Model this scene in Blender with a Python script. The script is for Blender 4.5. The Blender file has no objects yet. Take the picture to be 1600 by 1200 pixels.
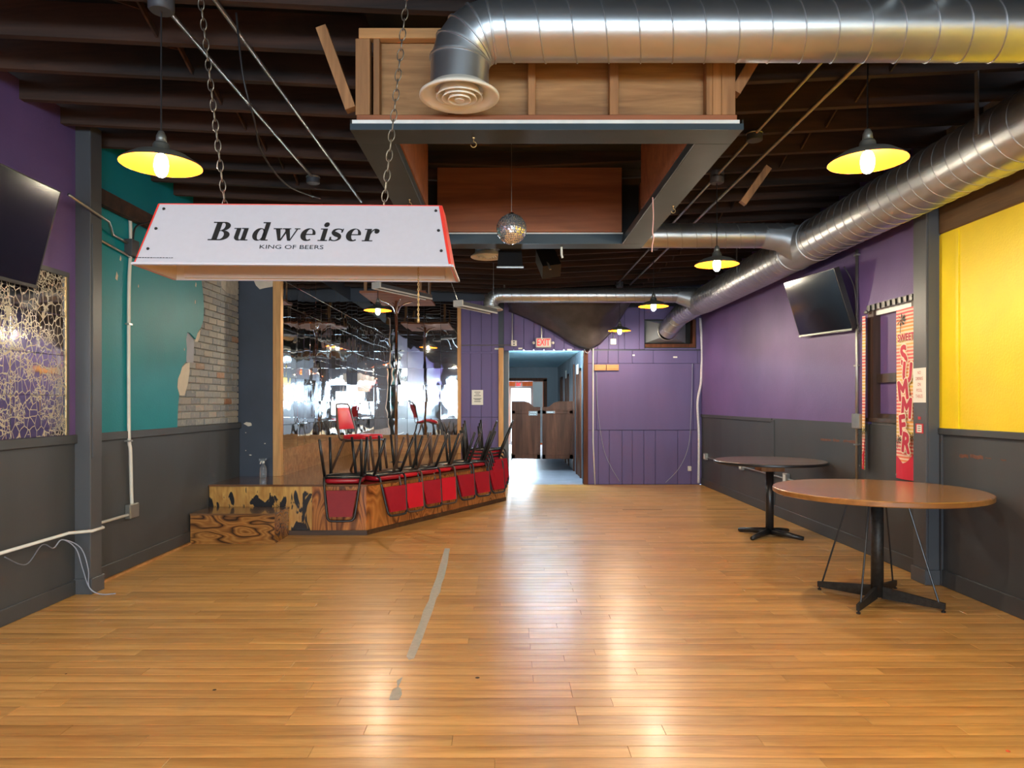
import bpy, math, random
from mathutils import Vector, Matrix
random.seed(7)
R = math.radians
PI = math.pi
S = bpy.context.scene
COL = S.collection

# ---------------------------------------------------------------- camera, world, light, exposure
F, VX, VY, H = 1109.0, 793.0, 630.0, 1.40          # focal length (px), vanishing point, eye height
cam_d = bpy.data.cameras.new('camera')
cam = bpy.data.objects.new('camera', cam_d)
COL.objects.link(cam)
cam.location = (0, 0, H)
cam.rotation_euler = (R(90), 0, 0)
cam_d.sensor_width = 36
cam_d.lens = F / 1600 * 36
cam_d.shift_x = 7 / 1600
cam_d.shift_y = 30 / 1600
cam_d.clip_start = 0.05
S.camera = cam

world = bpy.data.worlds.new('world')
S.world = world
world.use_nodes = True
bg = world.node_tree.nodes['Background']
bg.inputs[0].default_value = (0.62, 0.80, 1.0, 1)
bg.inputs[1].default_value = 1.6

S.view_settings.view_transform = 'Standard'
S.view_settings.look = 'None'
S.view_settings.gamma = 1
S.view_settings.use_curve_mapping = False
S.view_settings.exposure = 1.18


def window_light(name, loc, rot, sx, sy, power, col=(0.66, 0.85, 1.0)):
    """daylight entering through one of the window openings of the place"""
    d = bpy.data.lights.new(name, 'AREA')
    d.shape = 'RECTANGLE'
    d.size, d.size_y = sx, sy
    d.energy = power
    d.color = col
    o = bpy.data.objects.new(name, d)
    COL.objects.link(o)
    o.location = loc
    o.rotation_euler = rot
    return o


XL, XR, YB, YF = -3.17, 3.34, 12.22, -8.0         # wall faces; the street front is behind the camera
DAY = 0.62
WZ0, WZ1 = 0.95, 2.32                             # sill and head of the shop windows
FRONT_WIN = [(-2.85, -1.75), (-1.65, -0.55), (0.75, 1.85), (1.95, 3.05)]   # x ranges of the shop windows
for (a, b) in FRONT_WIN:
    window_light('daylight', ((a + b) / 2, YF - 0.14, (WZ0 + WZ1) / 2), (R(90), 0, 0), b - a, WZ1 - WZ0, 150 * DAY)
SIDE_WIN = [(-3.9, -2.7), (-5.3, -4.1), (-6.9, -5.6)]
for (a, b) in SIDE_WIN:
    window_light('daylight', (XR + 0.14, (a + b) / 2, (1.15 + WZ1) / 2), (R(90), 0, R(90)), b - a, WZ1 - 1.15, 75 * DAY)
window_light('daylight', (0.45, 24.1, 1.05), (R(-90), 0, 0), 0.75, 1.9, 230 * DAY)
LAMP = 620.0                                        # bulb emission strength

# ---------------------------------------------------------------- small helpers


def P(px, py, Y):
    """point on the plane y=Y seen at photo pixel (px, py)"""
    return Vector(((px - VX) / F * Y, Y, H - (py - VY) / F * Y))


class MB:
    def __init__(s):
        s.v, s.f = [], []

    def add(s, vs, fs):
        n = len(s.v)
        s.v += [tuple(p) for p in vs]
        s.f += [tuple(i + n for i in q) for q in fs]
        return s

    def box(s, x0, y0, z0, x1, y1, z1):
        return s.add([(x0, y0, z0), (x1, y0, z0), (x1, y1, z0), (x0, y1, z0), (x0, y0, z1), (x1, y0, z1), (x1, y1, z1), (x0, y1, z1)],
                     [(0, 3, 2, 1), (4, 5, 6, 7), (0, 1, 5, 4), (1, 2, 6, 5), (2, 3, 7, 6), (3, 0, 4, 7)])

    def cbox(s, x0, y0, z0, x1, y1, z1, c=0.006):
        """box with chamfered edges"""
        lo, hi = (x0, y0, z0), (x1, y1, z1)
        vs, idx = [], {}
        for i in range(8):
            b = (i & 1, i >> 1 & 1, i >> 2 & 1)
            for a in range(3):
                p = []
                for k in range(3):
                    base = hi[k] if b[k] else lo[k]
                    p.append(base if k == a else base + (-c if b[k] else c))
                idx[(b, a)] = len(vs)
                vs.append(p)
        fs = []
        for a in range(3):
            o1, o2 = (a + 1) % 3, (a + 2) % 3
            for sgn in (0, 1):
                q = []
                for (u, w) in ((0, 0), (1, 0), (1, 1), (0, 1)):
                    b = [0, 0, 0]
                    b[a], b[o1], b[o2] = sgn, u, w
                    q.append(idx[(tuple(b), a)])
                fs.append(tuple(q) if sgn else tuple(reversed(q)))
        for a in range(3):
            o1, o2 = (a + 1) % 3, (a + 2) % 3
            for u in (0, 1):
                for w in (0, 1):
                    b0, b1 = [0, 0, 0], [0, 0, 0]
                    b0[a], b1[a] = 0, 1
                    b0[o1] = b1[o1] = u
                    b0[o2] = b1[o2] = w
                    b0, b1 = tuple(b0), tuple(b1)
                    q = (idx[(b0, o1)], idx[(b1, o1)], idx[(b1, o2)], idx[(b0, o2)])
                    fs.append(q if (u ^ w) else tuple(reversed(q)))
        for i in range(8):
            b = (i & 1, i >> 1 & 1, i >> 2 & 1)
            q = (idx[(b, 0)], idx[(b, 1)], idx[(b, 2)])
            fs.append(q if (sum(b) % 2) else tuple(reversed(q)))
        return s.add(vs, fs)

    def bar(s, a, b, w, h, up=(0, 0, 1)):
        """straight bar of rectangular section from a to b"""
        a, b = Vector(a), Vector(b)
        d = (b - a).normalized()
        side = d.cross(Vector(up))
        if side.length < 1e-4:
            side = d.cross(Vector((1, 0, 0)))
        side.normalize()
        u = side.cross(d).normalized()
        vs = []
        for p in (a, b):
            for (i, j) in ((-1, -1), (1, -1), (1, 1), (-1, 1)):
                vs.append(p + side * i * w / 2 + u * j * h / 2)
        return s.add(vs, [(3, 2, 1, 0), (4, 5, 6, 7), (0, 1, 5, 4), (1, 2, 6, 5), (2, 3, 7, 6), (3, 0, 4, 7)])

    def tube(s, pts, r, n=8, closed=False, caps=True):
        pts = [Vector(p) for p in pts]
        rs = r if isinstance(r, (list, tuple)) else [r] * len(pts)
        m = len(pts)
        T = []
        for i in range(m):
            if closed:
                t = pts[(i + 1) % m] - pts[i - 1]
            else:
                t = pts[min(i + 1, m - 1)] - pts[max(i - 1, 0)]
            T.append(t.normalized())
        ref = Vector((0, 0, 1)) if abs(T[0].z) < 0.9 else Vector((1, 0, 0))
        N = [(ref - T[0] * ref.dot(T[0])).normalized()]
        for i in range(1, m):
            v = N[-1] - T[i] * N[-1].dot(T[i])
            N.append(v.normalized() if v.length > 1e-6 else N[-1])
        vs = []
        for i in range(m):
            B = T[i].cross(N[i])
            for k in range(n):
                a = 2 * PI * k / n
                vs.append(pts[i] + (N[i] * math.cos(a) + B * math.sin(a)) * rs[i])
        fs = []
        for i in range(m if closed else m - 1):
            j = (i + 1) % m
            for k in range(n):
                fs.append((i * n + k, i * n + (k + 1) % n, j * n + (k + 1) % n, j * n + k))
        if caps and not closed:
            fs.append(tuple(reversed(range(n))))
            fs.append(tuple(range((m - 1) * n, m * n)))
        return s.add(vs, fs)

    def lathe(s, prof, n=32, c=(0, 0, 0), M=None):
        """revolve (r, z) profile about z"""
        vs, fs = [], []
        for (r, z) in prof:
            for k in range(n):
                a = 2 * PI * k / n
                p = Vector((r * math.cos(a), r * math.sin(a), z))
                if M is not None:
                    p = M @ p
                vs.append(p + Vector(c))
        for i in range(len(prof) - 1):
            for k in range(n):
                fs.append((i * n + k, i * n + (k + 1) % n, (i + 1) * n + (k + 1) % n, (i + 1) * n + k))
        return s.add(vs, fs)

    def prism(s, poly, d0, d1, axis='y'):
        """extrude a 2-D polygon; axis is the extrusion axis, poly in the other two (x,z)/(y,z)/(x,y)"""
        n = len(poly)

        def mk(p, d):
            return {'y': (p[0], d, p[1]), 'x': (d, p[0], p[1]), 'z': (p[0], p[1], d)}[axis]
        vs = [mk(p, d0) for p in poly] + [mk(p, d1) for p in poly]
        fs = [tuple(range(n)), tuple(reversed(range(n, 2 * n)))]
        for i in range(n):
            j = (i + 1) % n
            fs.append((j, i, i + n, j + n))
        return s.add(vs, fs)

    def xf(s, M, start=0):
        s.v = s.v[:start] + [tuple(M @ Vector(p)) for p in s.v[start:]]
        return s

    def mesh(s, name, m, smooth=False):
        me = bpy.data.meshes.new(name)
        me.from_pydata(s.v, [], s.f)
        if m is not None:
            me.materials.append(m)
        me.validate()
        if smooth:
            me.shade_smooth()
            if smooth != 'all':
                try:
                    me.set_sharp_from_angle(angle=R(smooth if smooth > 1 else 40))
                except Exception:
                    pass
        me.update()
        return me

    def build(s, name, m, parent=None, smooth=False):
        return put(name, s.mesh(name, m, smooth), parent)


def put(name, me, parent=None):
    o = bpy.data.objects.new(name, me)
    COL.objects.link(o)
    if parent is not None:
        o.parent = parent
        if not parent.get('_local'):
            o.matrix_parent_inverse = Matrix.Translation(-parent.location)
    return o


def tag(o, label, cat, group=None):
    o['label'] = label
    o['category'] = cat
    if group:
        o['group'] = group
    return o


def thing(name, label, cat, loc=(0, 0, 0), group=None, local=False):
    """Empty at the base of a thing. local=True: its parts are modelled in its own space"""
    o = bpy.data.objects.new(name, None)
    COL.objects.link(o)
    o.empty_display_size = 0.1
    o.location = loc
    if local:
        o['_local'] = 1
    return tag(o, label, cat, group)


def struct(name, mb, m, smooth=False, label=None):
    o = mb.build(name, m, None, smooth)
    o['kind'] = 'structure'
    if label:
        o['label'] = label
    return o


def dup(root, label=None):
    r = root.copy()
    COL.objects.link(r)
    if label:
        r['label'] = label
    for ch in root.children:
        c = ch.copy()
        COL.objects.link(c)
        c.parent = r
        for g in ch.children:
            e = g.copy()
            COL.objects.link(e)
            e.parent = c
    return r


def mbox(*a):
    return MB().box(*a)


# ---------------------------------------------------------------- materials
def srgb(r, g, b):
    def f(c):
        c /= 255
        return c / 12.92 if c <= 0.04045 else ((c + 0.055) / 1.055) ** 2.4
    return (f(r), f(g), f(b))


class NT:
    def __init__(s, name):
        s.m = bpy.data.materials.new(name)
        s.m.use_nodes = True
        s.t = s.m.node_tree
        s.b = s.t.nodes['Principled BSDF']

    def n(s, typ, **kw):
        o = s.t.nodes.new(typ)
        for k, v in kw.items():
            setattr(o, k, v)
        return o

    def l(s, a, b):
        s.t.links.new(a, b)

    def coord(s, scale=(1, 1, 1), which='Object', rot=(0, 0, 0)):
        if which == 'World':
            src = s.n('ShaderNodeNewGeometry').outputs['Position']
        else:
            src = s.n('ShaderNodeTexCoord').outputs[which]
        mp = s.n('ShaderNodeMapping')
        mp.inputs['Scale'].default_value = scale
        mp.inputs['Rotation'].default_value = rot
        s.l(src, mp.inputs['Vector'])
        return mp.outputs[0]

    def noise(s, vec, scale, detail=4, rough=0.55, dist=0.0):
        o = s.n('ShaderNodeTexNoise')
        o.inputs['Scale'].default_value = scale
        o.inputs['Detail'].default_value = detail
        o.inputs['Roughness'].default_value = rough
        o.inputs['Distortion'].default_value = dist
        s.l(vec, o.inputs['Vector'])
        return o.outputs[0]

    def ramp(s, fac, stops):
        o = s.n('ShaderNodeValToRGB')
        e = o.color_ramp.elements
        while len(e) < len(stops):
            e.new(0.5)
        for i, (p, c) in enumerate(stops):
            e[i].position = p
            e[i].color = (*c, 1) if len(c) == 3 else c
        s.l(fac, o.inputs[0])
        return o.outputs[0]

    def mix(s, fac, a, b, mode='MIX'):
        o = s.n('ShaderNodeMix', data_type='RGBA', blend_type=mode)
        for sock, v in ((0, fac), (6, a), (7, b)):
            if isinstance(v, (int, float)):
                o.inputs[sock].default_value = v
            elif isinstance(v, tuple):
                o.inputs[sock].default_value = (*v, 1) if len(v) == 3 else v
            else:
                s.l(v, o.inputs[sock])
        return o.outputs[2]

    def bump(s, h, strength=0.2, dist=0.01):
        o = s.n('ShaderNodeBump')
        o.inputs['Strength'].default_value = strength
        o.inputs['Distance'].default_value = dist
        s.l(h, o.inputs['Height'])
        s.l(o.outputs[0], s.b.inputs['Normal'])

    def set(s, **kw):
        names = dict(base='Base Color', rough='Roughness', metal='Metallic', spec='Specular IOR Level', coat='Coat Weight',
                     coatr='Coat Roughness', trans='Transmission Weight', ior='IOR', alpha='Alpha', emc='Emission Color', ems='Emission Strength')
        for k, v in kw.items():
            i = s.b.inputs[names[k]]
            if isinstance(v, (int, float)):
                i.default_value = v
            elif isinstance(v, tuple):
                i.default_value = (*v, 1) if len(v) == 3 else v
            else:
                s.l(v, i)
        return s


def scl(c, k):
    return tuple(min(1, x * k) for x in c)


def plain(name, c, rough=0.5, metal=0.0, var=0.12, scale=6, bump=0.0, bscale=80, stretch=(1, 1, 1), which='Object', **kw):
    t = NT(name)
    v = t.coord(stretch, which)
    nz = t.noise(v, scale, 5)
    t.set(base=t.ramp(nz, [(0.3, scl(c, 1 - var)), (0.7, scl(c, 1 + var))]), rough=rough, metal=metal, **kw)
    if bump:
        t.bump(t.noise(v, bscale, 3), bump, 0.004)
    return t.m


def wood(name, c1, c2, axis='x', scale=5, rough=0.5, dist=1.2, lo=0.35, hi=0.7, bump=0.1, knots=None, which='Object', **kw):
    """streaky timber: noise stretched along the grain axis"""
    t = NT(name)
    k = {'x': (0.08, 1, 1), 'y': (1, 0.08, 1), 'z': (1, 1, 0.08)}[axis]
    v = t.coord(k, which)
    a = t.noise(v, scale, 6, 0.6, dist)
    b = t.noise(v, scale * 9, 3, 0.5, 0.3)
    col = t.ramp(a, [(lo, c1), (hi, c2)])
    col = t.mix(0.35, col, t.ramp(b, [(0.3, (0.45, 0.42, 0.4)), (0.65, (1, 1, 1))]), 'MULTIPLY')
    if knots:
        vo = t.n('ShaderNodeTexVoronoi')
        vo.inputs['Scale'].default_value = knots
        t.l(t.coord({'x': (0.5, 1, 1), 'y': (1, 0.5, 1), 'z': (1, 1, 0.5)}[axis], which), vo.inputs['Vector'])
        col = t.mix(t.ramp(vo.outputs['Distance'], [(0.03, (1, 1, 1)), (0.09, (0, 0, 0))]), col, scl(c1, 0.25))
    t.set(base=col, rough=rough, **kw)
    if bump:
        t.bump(b, bump, 0.003)
    return t.m


def figured(name, c_light, c_mid, c_dark, axis='z', scale=2.2, dist=6.0, rough=0.25, dark=0.5, coat=0.4):
    """torched / strongly figured plywood under varnish: contour bands of a stretched noise field"""
    t = NT(name)
    k = {'x': (0.35, 1, 1.6), 'z': (1.6, 1, 0.35), 'y': (1.6, 0.35, 1)}[axis]
    v = t.coord(k)
    a = t.noise(v, scale, 2, 0.45, 0.6)
    mul = t.n('ShaderNodeMath', operation='MULTIPLY')
    mul.inputs[1].default_value = dist * 2
    t.l(a, mul.inputs[0])
    fr = t.n('ShaderNodeMath', operation='PINGPONG')
    fr.inputs[1].default_value = 0.5
    t.l(mul.outputs[0], fr.inputs[0])
    band = t.ramp(fr.outputs[0], [(0.0, c_dark), (0.18 * dark * 2, c_mid), (0.30, c_light), (0.5, c_mid)])
    g = t.noise(t.coord({'x': (0.05, 1, 1), 'z': (1, 1, 0.05), 'y': (1, 0.05, 1)}[axis]), 60, 3)
    col = t.mix(0.4, band, t.ramp(g, [(0.35, (0.35, 0.3, 0.25)), (0.6, (1, 1, 1))]), 'MULTIPLY')
    big = t.noise(t.coord((1, 1, 1)), 1.3, 3)
    col = t.mix(t.ramp(big, [(0.5, (0, 0, 0)), (0.75, (1, 1, 1))]), col, c_light)
    t.set(base=col, rough=rough, coat=coat, coatr=0.12)
    return t.m


def torched(name):
    """pale varnished plywood burnt with a torch: black flame tongues rising from the foot"""
    t = NT(name)
    v = t.coord((1, 1, 1), 'World')
    sep = t.n('ShaderNodeSeparateXYZ')
    t.l(v, sep.inputs[0])
    a = t.noise(t.coord((2.4, 1, 0.9), 'World'), 3.4, 3, 0.5, 1.1)
    k = t.n('ShaderNodeMath', operation='MULTIPLY_ADD')
    mx = t.n('ShaderNodeMath', operation='MAXIMUM')
    mx.inputs[1].default_value = 0.34
    t.l(sep.outputs['Z'], mx.inputs[0])
    t.l(mx.outputs[0], k.inputs[0])
    k.inputs[1].default_value = -1.1
    t.l(a, k.inputs[2])
    g = t.noise(t.coord((1, 1, 0.06), 'World'), 45, 3)
    gold = t.mix(0.35, t.ramp(a, [(0.3, srgb(170, 116, 52)), (0.6, srgb(212, 166, 88))]), t.ramp(g, [(0.35, (0.5, 0.42, 0.32)), (0.6, (1, 1, 1))]), 'MULTIPLY')
    burn = t.ramp(k.outputs[0], [(0.07, (0, 0, 0)), (0.10, (1, 1, 1))])
    t.set(base=t.mix(burn, gold, srgb(20, 15, 18)), rough=0.3, coat=0.4, coatr=0.12)
    return t.m


def emit(name, c, s):
    t = NT(name)
    t.set(base=(0, 0, 0), emc=c, ems=s)
    return t.m


def plank_mat(name, rnd):
    t = NT(name)
    if rnd == 'object':
        r = t.n('ShaderNodeObjectInfo').outputs['Random']
    else:
        r = t.n('ShaderNodeNewGeometry').outputs['Random Per Island']
    # shift the grain per plank
    mul = t.n('ShaderNodeVectorMath', operation='SCALE')
    mul.inputs[0].default_value = (37.0, 11.0, 0.0)
    t.l(r, mul.inputs['Scale'])
    add = t.n('ShaderNodeVectorMath', operation='ADD')
    t.l(t.n('ShaderNodeNewGeometry').outputs['Position'], add.inputs[0])
    t.l(mul.outputs[0], add.inputs[1])
    mp = t.n('ShaderNodeMapping')
    mp.inputs['Scale'].default_value = (0.13, 1.6, 1)
    t.l(add.outputs[0], mp.inputs['Vector'])
    a = t.noise(mp.outputs[0], 9, 5, 0.6, 1.0)
    b = t.noise(mp.outputs[0], 75, 3, 0.6, 0.4)
    col = t.ramp(a, [(0.28, srgb(192, 142, 78)), (0.5, srgb(218, 168, 98)), (0.72, srgb(232, 186, 118))])
    tone = t.ramp(r, [(0.0, (0.80, 0.77, 0.73)), (0.5, (0.95, 0.94, 0.92)), (1.0, (1.08, 1.06, 1.0))])
    col = t.mix(1.0, col, tone, 'MULTIPLY')
    col = t.mix(0.3, col, t.ramp(b, [(0.35, (0.66, 0.58, 0.5)), (0.6, (1, 1, 1))]), 'MULTIPLY')
    # bevel shading painted into the colour: each strip runs from dark to light edge
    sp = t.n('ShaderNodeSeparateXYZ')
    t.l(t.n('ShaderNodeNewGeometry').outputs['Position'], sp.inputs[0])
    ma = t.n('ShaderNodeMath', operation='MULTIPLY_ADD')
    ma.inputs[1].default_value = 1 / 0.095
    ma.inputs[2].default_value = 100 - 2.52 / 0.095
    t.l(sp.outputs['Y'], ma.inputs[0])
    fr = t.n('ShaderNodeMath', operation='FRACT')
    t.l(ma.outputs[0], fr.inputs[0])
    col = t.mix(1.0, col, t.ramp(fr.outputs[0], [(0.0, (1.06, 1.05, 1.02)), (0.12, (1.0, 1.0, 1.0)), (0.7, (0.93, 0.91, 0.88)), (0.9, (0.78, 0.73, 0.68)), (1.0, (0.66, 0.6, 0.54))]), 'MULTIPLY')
    # scuffs and grime
    d = t.noise(t.n('ShaderNodeNewGeometry').outputs['Position'], 1.1, 6, 0.65)
    col = t.mix(t.ramp(d, [(0.62, (0, 0, 0)), (0.8, (0.5, 0.5, 0.5))]), col, srgb(140, 112, 82))
    rg = t.ramp(t.noise(t.n('ShaderNodeNewGeometry').outputs['Position'], 5, 5), [(0.3, (0.29, 0.29, 0.29)), (0.7, (0.40, 0.40, 0.40))])
    t.set(base=col, rough=rg, spec=0.5, coat=0.12, coatr=0.2)
    t.bump(t.noise(mp.outputs[0], 40, 2), 0.06, 0.002)
    return t.m


def galvanised(name, tint=(0.60, 0.63, 0.66), rough=0.28):
    t = NT(name)
    v = t.coord((1, 1, 1), 'World')
    a = t.noise(v, 5, 3, 0.5)
    col = t.ramp(a, [(0.3, scl(tint, 0.86)), (0.7, scl(tint, 1.0))])
    b = t.noise(v, 3, 2)
    t.set(base=col, metal=0.92, rough=t.ramp(b, [(0.3, (rough + 0.02,) * 3), (0.7, (rough + 0.08,) * 3)]))
    return t.m


def mirror(name, wave=0.02):
    t = NT(name)
    t.set(base=(0.82, 0.86, 0.88), metal=1.0, rough=0.02)
    t.bump(t.noise(t.coord((1, 1, 1), 'World'), 3.2, 1, 0.4), wave, 0.05)
    return t.m


def veined_mirror(name):
    t = NT(name)
    v = t.coord((1, 1, 0.75), 'World')
    w = t.n('ShaderNodeTexNoise')
    w.inputs['Scale'].default_value = 8
    t.l(v, w.inputs['Vector'])
    vv = t.n('ShaderNodeVectorMath', operation='MULTIPLY_ADD')
    t.l(w.outputs['Color'], vv.inputs[0])
    vv.inputs[1].default_value = (0.05, 0.05, 0.05)
    t.l(v, vv.inputs[2])
    fac = None
    for sc, lo, hi in ((19, 0.022, 0.055), (42, 0.04, 0.10)):
        vo = t.n('ShaderNodeTexVoronoi', feature='DISTANCE_TO_EDGE')
        vo.inputs['Scale'].default_value = sc
        t.l(vv.outputs[0], vo.inputs['Vector'])
        r = t.ramp(vo.outputs['Distance'], [(lo, (1, 1, 1)), (hi, (0, 0, 0))])
        if fac is None:
            fac = r
        else:
            mk = t.ramp(t.noise(v, 9, 2), [(0.48, (0, 0, 0)), (0.56, (1, 1, 1))])
            fac = t.mix(1.0, fac, t.mix(1.0, r, mk, 'MULTIPLY'), 'LIGHTEN')
    gold = srgb(168, 158, 134)
    t.set(base=t.mix(fac, (0.55, 0.55, 0.58), gold), metal=t.mix(fac, (1, 1, 1), (0, 0, 0)), rough=t.mix(fac, (0.04, 0.04, 0.04), (0.45, 0.45, 0.45)))
    return t.m


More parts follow.
